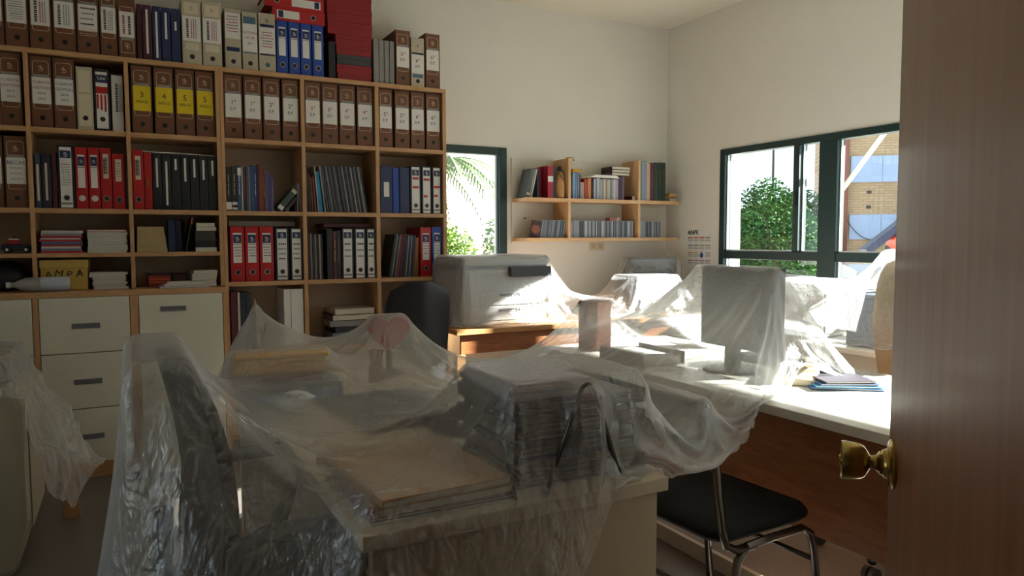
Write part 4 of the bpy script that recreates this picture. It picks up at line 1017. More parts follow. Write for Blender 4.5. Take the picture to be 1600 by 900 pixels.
# compact discs
def cds(x0, x1, lab, grp, lean, seed):
    rng = random.Random(seed); x = x0
    pal = ['8a8f98', '4a4f5a', 'a9adb2', '30343c', '6c7480', 'c0c2c4', '55606e', '7d7f88', '3c4048', '98a0aa']
    while x < x1 - .012:
        w = rng.choice((.0098, .0102, .0104)); c = rng.choice(pal)
        t = thing('disc_case', lab, 'disc case', (x + w / 2, 4.455, ZL + .0006 + .005 * abs(math.sin(lean))), (0, lean, 0), grp)
        hh = .124
        put('case', shared(('disc_case_shell', round(w, 4)), lambda: B(-w / 2 + .0006, w / 2 - .0006, .002, .14, 0, hh)), mat('disc_clear', '9aa0a6', .15), t)
        put('inlay', shared(('disc_inlay', round(w, 4)), lambda: B(-w / 2 + .0014, w / 2 - .0014, 0, .002, .004, hh - .004)), mat('inlay_' + c, c, .35), t)
        x += w * (1 + .02) / (math.cos(lean) if lean else 1) + .0004
cds(2.585, 2.785, 'thin disc case leaning in the row left of the first shelf upright', 'disc cases in the end compartment', R(8), 1)
cds(2.832, 3.40, 'thin disc case in the long row between the shelf uprights', 'disc cases in the middle compartment', 0, 2)
cds(3.452, 3.66, 'thin disc case in the corner compartment of the wall shelf', 'disc cases in the corner compartment', 0, 3)
t = thing('disc_case', 'disc case with a brown round picture facing out at the row end', 'disc case', (2.505, 4.47, ZL + .004), (0, R(8), R(-28)))
put('case', B(0, .075, 0, .010, 0, .122), mat('brown_inlay', '4a3a3a', .4), t); put('picture', MB().lathe([(.03, -.001), (.03, 0)], 20, 'y', (.037, 0, .062)), mat('sepia_disc', '8a5a48', .5), t)
tag(put('small_box', B(3.19, 3.25, 4.47, 4.53, ZL + .126, ZL + .148), mat('pale_red_card', 'b06a5c', .6), bevel=.002), 'small pale red box on the long disc row', 'box')
tag(put('eraser', B(3.258, 3.285, 4.48, 4.52, ZL + .126, ZL + .15), mat('pink_white', 'd9c2b4', .6), bevel=.003), 'pinkish eraser on the long disc row', 'eraser')

# wall socket and calendar
t = thing('wall_socket', 'beige double wall socket under the wall shelf', 'socket', (3.19, 4.6495, 1.155))
put('plate', B(-.065, .065, -.012, 0, -.032, .032), mat('aged_plastic', 'cfc3a4', .4), t, bevel=.004)
for xx in (-.032, .032): put('outlet', MB().lathe([(.021, -.0135), (.021, -.0118), (.001, -.0118)], 16, 'y', (xx, 0, 0)), mat('aged_plastic_dark', 'b8ab88', .4), t)
t = thing('wall_calendar', 'paper year calendar headed ANPE on the wall beside the window', 'calendar', (3.8685, 4.395, 1.273), (0, 0, R(-90)))
put('sheet', B(0, .275, -.001, 0, -.30, 0), m_white, t)
text(t, 'ANPE', .046, (.068, -.0016, -.018), mat('dark_green_ink', '26402c', .6), sx=1.05, bold=.0014)
rowsC = (('c0563c', 'c0563c', 'c0462e', '6f86a8'), ('6a86ac', '6a86ac', '8a9a5c', '8a9a5c'), ('b08a3c', 'c9a83c', None, '9a9aa6'), ('b0787c', 'b0787c', 'a878a0', 'b07880'))
for j, rw in enumerate(rowsC):
    for i, c in enumerate(rw):
        zz_ = -.052 - j * .058
        if c: put('month_heading', B(.012 + i * .064, .066 + i * .064, -.0016, -.001, zz_ - .009, zz_), mat('ink_' + c, c, .6), t)
        if c: put('month_grid', MB().box(.012 + i * .064, .066 + i * .064, -.0014, -.001, zz_ - .019, zz_ - .016).box(.012 + i * .064, .066 + i * .064, -.0014, -.001, zz_ - .026, zz_ - .023).box(.012 + i * .064, .066 + i * .064, -.0014, -.001, zz_ - .033, zz_ - .030), m_grey, t)
put('drop_emblem', MB().prism([(.165 + .019 * math.sin(a) * (1 if abs(a) > .6 else 1), -.19 - .02 * math.cos(a)) for a in [i * .45 - 2.7 for i in range(13)]] + [(.172, -.155)], -.0016, -.001), mat('drop_blue', '2f5a8c', .5), t)

# ------------------------------------------------------------------ front desk
m_desk = mat('cream_laminate', 'cdbfa8', .42, noise=.02, nscale=4)
m_deskp = mat('beige_panel', 'bfae96', .5, noise=.02, nscale=4)
m_orange = wood('cherry_panel', 'a5673c', '8f5530', 0.42, scale=(2.5, 2.5, 14))
dk = thing('desk', 'cream office desk with solid end panel, covered by the plastic sheet', 'desk', (.64, 1.95, 0))
put('top', B(-.316, .315, -.82, .82, .702, .73), m_desk, dk, bevel=.002)
put('end_panel', B(-.296, .297, -.806, -.781, 0, .702), m_deskp, dk, bevel=.001)
put('end_panel', B(-.296, .297, .78, .805, 0, .702), m_deskp, dk, bevel=.001)
put('modesty_panel', B(.27, .29, -.78, .779, .03, .70), m_deskp, dk)  # hidden panel, extended downward to block sun passing under the desk
rd = thing('desk', 'white topped desk with cherry wood modesty panel facing the visitor chair', 'desk', (1.97, 1.95, 0))
m_dtop = mat('white_laminate', 'e2ded4', .36, noise=.01, nscale=4)
put('top', B(-.34, .36, -.86, .86, .702, .73), m_dtop, rd, bevel=.002)
put('modesty_panel', B(-.13, -.11, -.80, .80, .30, .70), m_orange, rd)
put('end_panel', B(-.318, .34, -.845, -.82, 0, .702), m_dtop, rd)
put('end_panel', B(-.318, .34, .82, .845, 0, .702), m_dtop, rd)
put('foot_board', B(-.1, -.08, -.82, .82, .0, .06), m_desk, rd)

# ------------------------------------------------------------------ chairs
m_blackfab = mat('black_fabric', '15151a', .85, noise=.1, nscale=120, bump=.2, bscale=400)
m_chrome = mat('dark_chrome', '6f6a66', .25, metal=.9)
m_blackp = mat('black_moulded', '1b1c20', .42)
vc = thing('visitor_chair', 'black padded visitor chair on bent metal tubes before the cherry panel', 'chair', (1.50, 1.575, 0), (0, 0, R(3)))
def cushion(x0, x1, y0, y1, z0, z1, r=.05, dome=.012):
    """rounded pad"""
    mb = MB(); n = 6; ring = []
    for (cx, cy, a0) in ((x1 - r, y1 - r, 0), (x0 + r, y1 - r, 90), (x0 + r, y0 + r, 180), (x1 - r, y0 + r, 270)):
        for i in range(n + 1):
            a = R(a0 + 90 * i / n); ring.append((cx + r * math.cos(a), cy + r * math.sin(a)))
    N = len(ring); xm, ym = (x0 + x1) / 2, (y0 + y1) / 2
    lv = [(.93, z0), (1.0, z0 + (z1 - z0) * .35), (1.0, z1 - (z1 - z0) * .35), (.95, z1), (.6, z1 + dome * .8), (.2, z1 + dome)]
    for s, z in lv: mb.v += [(xm + (x - xm) * s, ym + (y - ym) * s, z) for x, y in ring]
    for k in range(len(lv) - 1):
        mb.f += [(k * N + a, k * N + (a + 1) % N, (k + 1) * N + (a + 1) % N, (k + 1) * N + a) for a in range(N)]
    mb.f += [tuple(range(N - 1, -1, -1)), tuple((len(lv) - 1) * N + a for a in range(N))]
    return mb
put('seat', cushion(-.19, .20, -.20, .20, .415, .455, .06, .01), m_blackfab, vc, smooth=True)
bkm = cushion(-.185, .185, -.068, .068, 0, .035, .04, .006)
put('backrest', bkm, m_blackfab, vc, (-.228, 0, .725), (R(90), 0, R(90)), smooth=True)
for s in (-1, 1):
    put('back_tube', MB().tube([(-.196, s * .17, .77), (-.200, s * .19, .68), (-.196, s * .2, .56), (-.185, s * .205, .47), (-.17, s * .205, .42), (-.13, s * .205, .40), (-.06, s * .205, .40)], .0115, 10), m_chrome, vc, smooth=True)
    put('leg', MB().tube([(-.20, s * .215, 0), (-.14, s * .205, .30), (-.125, s * .205, .37), (-.09, s * .205, .402), (.0, s * .205, .405), (.13, s * .205, .405), (.165, s * .205, .385), (.18, s * .207, .34), (.225, s * .215, 0)], .0115, 10), m_chrome, vc, smooth=True)
put('cross_bar', MB().tube([(.19, -.208, .30), (.19, .208, .30)], .008, 8), m_chrome, vc, smooth=True)
put('cross_bar', MB().tube([(-.152, -.208, .24), (-.152, .208, .24)], .008, 8), m_chrome, vc, smooth=True)

def office_chair(label, loc, rz, fab, back_w, back_z0, back_z1, arms, seat_r=.22):
    c = thing('office_chair', label, 'chair', loc, (0, 0, rz))
    bz = back_z1 - back_z0; hw = back_w / 2
    # backrest: curved shell, rounded top, built in local x (forward) / y (side)
    mb = MB(); nu, nv = 14, 12
    for side in (0, 1):
        for j in range(nv + 1):
            v = j / nv
            wv = hw * (1 if v < .7 else max(0., 1 - ((v - .7) / .3) ** 2.6) ** .42 * .56 + .44) * (.84 + .16 * min(1, v * 2.2))
            for i in range(nu + 1):
                u = i / nu * 2 - 1
                x = -.20 + .035 * u * u + .03 * math.sin(v * math.pi * .9) - .05 * v + (0 if side else .055 * (1 - .5 * u ** 4) * (1 - .5 * v ** 4))
                mb.v.append((x, u * wv, back_z0 + bz * v))
    n1 = (nu + 1) * (nv + 1)
    for side in (0, 1):
        o = side * n1
        for j in range(nv):
            for i in range(nu):
                a = o + j * (nu + 1) + i; q = (a, a + 1, a + nu + 2, a + nu + 1); mb.f.append(q if side else q[::-1])
    for j in range(nv):
        for e in (0, nu):
            a = j * (nu + 1) + e; b2 = a + nu + 1; mb.f.append((a, b2, b2 + n1, a + n1))
    for i in range(nu):
        for e in (0, nv):
            a = e * (nu + 1) + i; mb.f.append((a, a + 1, a + 1 + n1, a + n1))
    put('backrest', mb, fab, c, smooth='auto')
    put('seat', cushion(-.21, .24, -.23, .23, .43, .49, .09, .015), fab, c, smooth=True)
    put('back_bar', MB().tube([(-.02, 0, .42), (-.2, 0, .42), (-.245, 0, .46), (-.235, 0, back_z0 + .15)], .02, 8), m_blackp, c, smooth=True)
    put('gas_column', MB().lathe([(.03, .1), (.03, .28), (.02, .28), (.02, .43)], 14), m_dark, c, smooth='auto')
    for k in range(5):
        a = k * 2 * math.pi / 5 + .3
        lg = put('base_arm', MB().tube([(0, 0, .12), (.15 * math.cos(a), .15 * math.sin(a), .11), (.28 * math.cos(a), .28 * math.sin(a), .075)], [.026, .022, .016], 8), m_blackp, c, smooth=True)
        put('caster', MB().lathe([(.008, -.024), (.026, -.022), (.027, -.006), (.012, -.004), (.012, .004), (.027, .006), (.026, .022), (.008, .024)], 14, 'y', (.28 * math.cos(a), .28 * math.sin(a), .029)), m_blackp, lg, smooth='auto')
    if arms:
        for s in (-1, 1):
            put('armrest', MB().tube([(-.15, s * .25, .42), (-.16, s * .265, .55), (-.15, s * .27, .655), (-.10, s * .27, .68), (.09, s * .27, .68), (.12, s * .265, .66), (.08, s * .26, .55), (.03, s * .25, .42)], .017, 8), m_blackp, c, smooth=True)
    return c
office_chair('black office chair with armrests draped in plastic beside the front desk', (.285, 1.62, 0), R(4), m_blackp, .44, .52, .985, True)
office_chair('black office chair with tall rounded back before the bookcase', (1.28, 3.60, 0), R(92), m_blackp, .34, .50, 1.0, False)
office_chair('tan high backed office chair behind the white topped desk', (2.55, 1.70, 0), R(180), mat('tan_upholstery', 'b79e7c', .7, noise=.08, nscale=30), .46, .62, 1.155, False)

# ------------------------------------------------------------------ things on the front desk
DZ = .7306
t = thing('laptop', 'closed grey laptop lying on the front desk under plastic', 'laptop', (.645, 1.93, DZ), (0, 0, R(4)))
m_lap = mat('grey_laptop', '55555a', .4)
put('base', B(-.135, .135, -.185, .185, 0, .014), m_blackp, t, bevel=.003); put('lid', B(-.135, .135, -.185, .185, .0145, .024), m_lap, t, bevel=.003)
t = thing('computer_mouse', 'black computer mouse beside the laptop', 'mouse', (.70, 1.66, DZ), (0, 0, R(30)))
put('shell', cushion(-.03, .03, -.055, .055, 0, .02, .028, .014), m_blackp, t, smooth=True)
put('wheel', MB().lathe([(.008, -.004), (.008, .004)], 12, 'x', (0, .03, .03)), m_grey, t)
t = thing('wallet_bag', 'small black zipped pouch beside the laptop corner', 'pouch', (.80, 1.72, DZ), (0, 0, R(-10)))
put('body', cushion(-.07, .07, -.045, .045, 0, .035, .03, .012), mat('black_nylon'), t, smooth=True); put('zip', B(-.05, .05, -.004, .004, .044, .048), m_grey, t)
zc = DZ
for i, (c, hh, lb) in enumerate((('cfc9c2', .006, 'white folder lowest under the tan folders at the desk corner'), ('6d4a78', .008, 'purple folder under the tan folders at the desk corner'), ('8a6238', .016, 'brown card folder under the topmost tan one'), ('b98f5c', .014, 'tan card folder topmost at the desk corner'))):
    flat_book(.345 + .004 * i, .625 - .006 * i, 1.16, 1.47, zc, zc + hh, c, lb, 'folder', 'folders at the desk corner', 'card_folder', rz=R((0, -1, 1.5, 3)[i])); zc += hh
t = thing('card_folder', 'long tan card folder lying slanted behind the corner folders', 'folder', (.50, 1.52, DZ), (0, 0, R(-28)))
put('cover', B(-.15, .15, -.045, .045, 0, .012), mat('cover_b98f5c'), t); put('flap', B(-.15, .15, -.045, .0, .0125, .015), mat('cover_8a6238'), t)
# letter tray tower
tt = thing('letter_tray_tower', 'smoked letter trays stacked full of papers on the desk end', 'letter tray', (.79, 1.325, DZ))
m_smoke = mat('smoked_plastic', '3d3334', .25); 
for i in range(4):
    z0 = .004 + i * .046
    tr = put('tray', MB().box(-.155, .155, -.13, .13, z0, z0 + .003).box(-.155, -.152, -.13, .13, z0, z0 + .03).box(.152, .155, -.13, .13, z0, z0 + .03).box(-.152, .152, .127, .13, z0, z0 + .03), m_smoke, tt)
    for sx_ in ((-.150, .150) if i < 3 else ()):
        for sy_ in (-.092, .092):
            put('side_pillar', shared(('side_pillar', 0), lambda: B(-.004, .004, -.007, .007, 0, .016)), m_smoke, tr, (sx_, sy_, z0 + .03))
pc = (('tan and brown folders in the lowest letter tray', '6a4a30', .030), ('dark blue folders in the second letter tray', '1c3068', .034), ('brown and grey folders in the third letter tray', '54413c', .030), ('grey mauve folders in the top letter tray', '6f5c62', .022))
for i, (lb, c, hh) in enumerate(pc):
    for j in range(3):
        z0 = DZ + .0075 + i * .046 + j * hh / 3
        flat_book(.648 + .006 * j, .932 - .005 * j, 1.20, 1.44, z0, z0 + hh / 3, [c, '4a3a38', c][j], ('top', 'middle', 'bottom')[2 - j] + ' of the ' + lb, 'folder', 'folders in the letter trays', 'card_folder', pages=False)
for j in range(6):
    z0 = DZ + .1475 + .022 + j * .0055
    flat_book(.640 + rngM.uniform(-.006, .012), .80 + rngM.uniform(-.01, .02), 1.21, 1.45, z0, z0 + .005, ['cfc8dc', 'dcd8de', '9fb8d0', 'd8d4da', 'e0dce0', 'c8c2d4'][j], ORD[j] + ' sheaf from below on the top letter tray', 'papers', 'loose papers on the letter trays', 'paper_sheaf', rz=rngM.uniform(-.06, .06))
t = thing('wire_bookend', 'bent metal hairpin stand poking up at the front desk edge', 'stand', (0, 0, 0))
put('hairpin', MB().tube([(.681, 1.15, .737), (.74, 1.152, .878), (.757, 1.153, .917), (.766, 1.1535, .930), (.774, 1.154, .9345), (.782, 1.1545, .930), (.791, 1.1545, .917), (.805, 1.155, .878), (.850, 1.157, .748)], .0048, 10), m_chrome, t, smooth=True)
put('rubber_tip', MB().tube([(.848, 1.157, .757), (.853, 1.157, .740)], .0068, 10), m_dark, t, smooth=True); put('rubber_tip', MB().tube([(.684, 1.15, .745), (.679, 1.15, .736)], .0068, 10), m_dark, t, smooth=True)
# pile at the far left of the desk
def slab(nm, lb, cat, x0, x1, y0, y1, z0, z1, c, rz=0, grp='pile of folders at the far desk end'):
    return flat_book(x0, x1, y0, y1, z0, z1, c, lb, cat, grp, nm, rz=rz, spine=True)
zc = DZ
for (nm, lb, x0, x1, hh, c, rz) in (('card_folder', 'brown folder lowest in the pile at the far desk end', .285, .55, .018, '6a4a40', 1), ('card_folder', 'bright blue folder in the pile at the far desk end', .32, .56, .024, '2f6cb8', -2),
                                    ('card_folder', 'dark grey folder in the pile at the far desk end', .29, .55, .018, '4a4650', 1), ('card_folder', 'grey folder under the yellow box', .28, .54, .012, '85868a', 3), ('card_folder', 'dark red folder sticking out of the pile', .262, .51, .010, '6a1c28', -5)):
    slab(nm, lb, 'folder', x0, x1, 2.12, 2.42, zc, zc + hh, c, R(rz)); zc += hh + .0004
t = thing('long_box', 'long yellow box on top of the folder pile', 'box', (.40, 2.24, zc + .0006), (0, 0, R(-6)))
m_yb = mat('yellow_card', 'e0a800', .55); put('body', B(-.135, .135, -.035, .035, 0, .044), m_yb, t, bevel=.004); put('lid', B(-.137, .137, -.037, .037, .0445, .058), m_yb, t, bevel=.004)
wb = MB(); rw = random.Random(4)
for j in range(7):
    for i in range(12):
        a = i / 12 * 2 * math.pi; ph = j / 6 * math.pi; rr_ = .05 * math.sin(ph) * rw.uniform(.75, 1.2) + .002
        wb.v.append((rr_ * math.cos(a) * 1.1, rr_ * math.sin(a), .034 - .034 * math.cos(ph) * rw.uniform(.9, 1.0)))
for j in range(6):
    for i in range(12): wb.f.append((j * 12 + i, j * 12 + (i + 1) % 12, (j + 1) * 12 + (i + 1) % 12, (j + 1) * 12 + i))
tag(put('plastic_bag', wb, mat('white_bag', 'd0d2da', .4), loc=(.40, 2.03, DZ)), 'small crumpled white bag in front of the folder pile', 'bag')
t = thing('pen_pot', 'tall pen pot with rulers holding up the plastic at the desk end', 'pen pot', (.395, 2.56, DZ))
put('pot', MB().lathe([(.036, 0), (.04, .004), (.042, .11), (.039, .11), (.036, .01)], 18), mat('pot_brown', '5a3a34', .4), t, smooth='auto')
for (a, b, hh, c) in ((-.01, .0, .282, 'b79a6a'), (.012, .012, .2, '8a2a2a'), (.0, -.016, .19, '2a4a80')):
    put('pencil', MB().tube([(a, b, .012), (a * 1.6, b * 1.8, hh - .01), (a * 1.63, b * 1.85, hh)], [.0045, .0045, .001], 6), mat('pencil_' + c, c, .5), t)
t = thing('heart_stand', 'red heart ornament on a post under the plastic', 'ornament', (.825, 2.50, DZ))
hp = []
for i in range(28):
    a = i / 28 * 2 * math.pi
    hp.append((.0047 * 16 * math.sin(a) ** 3, .0047 * (13 * math.cos(a) - 5 * math.cos(2 * a) - 2 * math.cos(3 * a) - math.cos(4 * a)) + .149))
put('heart', MB().prism(hp, -.02, .02), mat('heart_red', 'a3121e', .5), t, (0, 0, 0), (0, 0, R(-20)), bevel=.006)
put('post', MB().tube([(0, .0, .01), (0, 0, .12)], .012, 8), mat('dark_wood', '4a2c24', .5), t)
put('base', MB().lathe([(.055, 0), (.055, .012), (.03, .02)], 18), mat('dark_wood'), t, smooth='auto')
t = thing('plush_toy', 'small reddish brown plush toy at the foot of the heart', 'toy', (.745, 2.40, DZ)); t.scale = (.7, .7, .7)
m_plush = mat('plush', '8a4a40', .9, bump=.4, bscale=60)
put('body', MB().lathe([(.01, 0), (.04, .008), (.045, .04), (.035, .075), (.02, .085)], 16), m_plush, t, smooth=True)
hd = put('head', MB().lathe([(.008, .078), (.03, .09), (.033, .11), (.024, .13), (.005, .137)], 16), m_plush, t, smooth=True)
for s in (-1, 1): put('ear', MB().lathe([(.004, .125), (.012, .13), (.012, .145), (.003, .15)], 10, 'z', (s * .022, 0, 0)), m_plush, hd, smooth=True)

# ------------------------------------------------------------------ things on the white topped desk
def monitor(label, loc, rz, w, h, foot, tilt=0):
    t = thing('monitor', label, 'monitor', loc, (0, 0, rz))
    c = put('casing', B(-w / 2, w / 2, 0, .03, foot, foot + h), m_blackp, t, bevel=.006)
    put('rear_bulge', MB().prism([(-w * .32, foot + h * .15), (w * .32, foot + h * .15), (w * .28, foot + h * .8), (-w * .28, foot + h * .8)], .031, .065), m_blackp, t, bevel=.01)
    put('screen', B(-w / 2 + .018, w / 2 - .018, -.0015, 0, foot + .022, foot + h - .018), mat('screen_glass', '0c0d10', .12), t)
    put('neck', B(-.03, .03, .04, .06, .012, foot + h * .3), m_blackp, t)
    put('foot', MB().lathe([(.105, 0), (.105, .008), (.04, .014)], 24, 'z', (0, .05, 0)), m_blackp, t, smooth='auto')
    return t
monitor('black monitor holding up the plastic peak on the white topped desk', (2.0, 1.962, DZ), R(90), .385, .30, .075)
t = thing('keyboard', 'black keyboard behind the monitor on the white topped desk', 'keyboard', (2.20, 1.95, DZ), (0, 0, R(90)))
put('tray', B(-.22, .22, -.07, .07, 0, .016), m_blackp, t, bevel=.004)
put('keys', MB().box(-.2, .2, -.055, -.03, .0165, .022).box(-.2, .2, -.027, -.002, .0165, .022).box(-.2, .2, .001, .026, .0165, .022).box(-.2, .2, .03, .055, .0165, .022), m_dark, t)
t = thing('desk_phone', 'beige desk telephone peeking from under the plastic edge', 'telephone', (1.975, 1.70, DZ), (0, 0, R(35)))
put('body', MB().prism([(-.08, 0), (.08, 0), (.08, .05), (-.08, .022)], -.07, .07, 'xz'), mat('phone_beige', 'c9bd9f', .45), t, bevel=.005)
put('handset', MB().box(-.02, .075, -.062, -.025, .052, .075), mat('phone_beige'), t, bevel=.01)
put('keypad', MB().box(-.06, .06, .0, .05, .05, .053), m_dark, t)
zc = DZ
for i, (c, lb) in enumerate((('2a62a4', 'deep blue folder lowest by the plastic edge'), ('4fa3cc', 'sky blue folder by the plastic edge'), ('2c5490', 'blue folder under the navy one'), ('3a3440', 'navy black folder topmost by the plastic edge'))):
    flat_book(1.93 + i * .008, 2.15 - i * .012, 1.50, 1.64, zc, zc + .007, c, lb, 'folder', 'blue folders by the plastic edge', 'card_folder', rz=R(-38 + i * 4)); zc += .0075
t = thing('carton', 'reddish brown carton under the plastic at the far end of the white desk', 'box', (1.80, 2.63, DZ), (0, 0, R(20)))
put('body', B(-.05, .05, -.05, .05, 0, .185), mat('red_carton', 'a87868', .7), t); put('lid', B(-.053, .053, -.053, .053, .185, .21), mat('red_carton'), t, bevel=.004)
t = thing('paper_tray', 'low grey tray of papers on the white desk before the monitor', 'tray', (1.78, 2.28, DZ))
put('tray', MB().box(-.1, .1, -.14, .14, 0, .004).box(-.1, -.096, -.14, .14, .004, .05).box(.096, .1, -.14, .14, .004, .05), m_greyf, t); put('papers', B(-.09, .09, -.13, .13, .0045, .035), m_white, t)

# ------------------------------------------------------------------ back table, printer, corner screens
m_tab = wood('table_beech', 'c8935c', 'b07c48', .42, scale=(2, 14, 14))
tb = thing('side_table', 'beech table along the back wall carrying the printer', 'table', (2.7, 4.05, 0))
put('top', B(-1.08, 1.15, -.33, .285, .672, .70), m_tab, tb, bevel=.002)
put('front_rail', B(-1.04, 1.11, -.30, -.28, .56, .671), m_orange, tb)
for (x, y) in ((-1.05, -.3), (1.11, -.3), (-1.05, .25), (1.11, .25)): put('leg', B(x - .025, x + .025, y - .025, y + .025, 0, .671 if y > 0 else .559), m_tab, tb)
pr = thing('laser_printer', 'large pale grey office printer wrapped in plastic on the back table', 'printer', (2.03, 4.06, .7006))
m_pg = mat('printer_grey', 'c4c3bf', .45); m_pd = mat('printer_dark', '4a4d54', .4)
put('body', B(-.30, .27, -.21, .24, .0, .33), m_pg, pr, bevel=.02)
put('scanner_lid', B(-.31, .28, -.20, .24, .352, .405), m_pg, pr, bevel=.018)
put('output_bay', B(-.29, .26, -.19, .23, .331, .351), m_pd, pr)
put('control_panel', MB().prism([(-.26, .285), (-.21, .29), (-.21, .345), (-.24, .345)], -.02, .26, 'yz'), m_pd, pr, bevel=.004)
for z in (.03, .12): 
    d_ = put('paper_drawer', B(-.27, .24, -.216, -.211, z, z + .08), m_pg, pr, bevel=.002); put('grip', B(-.08, .06, -.219, -.2165, z + .05, z + .066), m_pd, d_)
t = thing('dark_device', 'low black device under plastic between printer and corner monitor', 'device', (3.24, 4.10, .7006), (0, 0, R(-8)))
put('body', B(-.19, .19, -.12, .12, 0, .21), m_blackp, t, bevel=.012); put('lid', B(-.18, .18, -.11, .12, .212, .25), m_blackp, t, bevel=.012)
put('slot', B(-.12, .12, -.1215, -.1205, .09, .12), m_dark, t)
monitor('black flat monitor standing in the room corner under plastic', (3.49, 4.36, .7006), R(-6), .46, .30, .07)
# window side table
t2 = thing('side_table', 'pale table under the long window covered with plastic', 'table', (3.25, 2.35, 0))
put('top', B(-.42, .58, -.75, .75, .695, .72), m_dtop, t2, bevel=.002)
put('modesty_panel', B(-.36, -.34, -.68, .68, .03, .694), m_dtop, t2)  # panel added under the table to keep low sun off the floor
for (x, y) in ((-.38, -.7), (.54, -.7), (-.38, .7), (.54, .7)): put('leg', B(x - .02, x + .02, y - .02, y + .02, 0, .694), m_alu, t2)
t = thing('computer_tower', 'pale grey computer tower lying under plastic by the window', 'computer', (3.15, 2.65, .7206), (0, 0, R(10)))
put('case', B(-.2, .2, -.2, .2, 0, .265), m_pg, t, bevel=.008); put('front', B(-.18, .18, -.206, -.201, .02, .24), m_greyf, t)
t = thing('storage_crate', 'blue grey storage crate under plastic by the window', 'crate', (3.08, 2.02, .7206))
put('bin', MB().box(-.18, .18, -.2, .2, 0, .22), mat('crate_blue', '6f7f98', .5), t, bevel=.008); put('rim', MB().box(-.19, .19, -.21, .21, .2205, .24), mat('crate_blue'), t, bevel=.006)

# machine at the far left
mc = thing('paper_shredder', 'beige floor standing office machine partly wrapped in plastic', 'office machine', (-.62, 3.20, 0))
m_bei = mat('beige_machine', 'b5aa94', .5, noise=.02, nscale=5)
put('cabinet', MB().prism([(-.22, 0), (.235, 0), (.285, .20), (.285, .62), (.262, .70), (-.22, .70)], -.12, .42, 'xz'), m_bei, mc, bevel=.03)
put('head', MB().prism([(-.2, .704), (.25, .704), (.232, .775), (.19, .79), (-.2, .79)], -.10, .40, 'xz'), mat('machine_grey', '8d877c', .5), mc, bevel=.015)
put('feed_slot', B(-.15, .15, .1, .13, .791, .797), m_dark, mc)
put('side_door', B(.286, .290, -.06, .36, .16, .58), m_bei, mc, bevel=.004)
tag(put('wood_offcut', MB().prism([(-.02, 0), (.05, 0), (.028, .22), (-.01, .22)], 0, .02), m_beech, loc=(-.26, 3.66, .0)), 'small wooden offcut leaning behind the beige machine', 'offcut')
# ------------------------------------------------------------------ polythene dust sheets, draped by a small cloth solver
def polyline(pts, n):
    """n points evenly along a polyline"""
    p = np.array(pts, float); d = np.r_[0, np.cumsum(np.linalg.norm(np.diff(p, axis=0), axis=1))]
    t = np.linspace(0, d[-1], n)
    return np.stack([np.interp(t, d, p[:, k]) for k in range(3)], 1)

def resample(P, axis):
    Q = np.swapaxes(P, 0, 1) if axis == 1 else P
    out = np.empty_like(Q); n = Q.shape[0]
    for j in range(Q.shape[1]):
        c = Q[:, j]; d = np.r_[0, np.cumsum(np.linalg.norm(np.diff(c, axis=0), axis=1))]
        t = np.linspace(0, d[-1], n)
        for k in range(3): out[:, j, k] = np.interp(t, d, c[:, k])
    return np.swapaxes(out, 0, 1) if axis == 1 else out

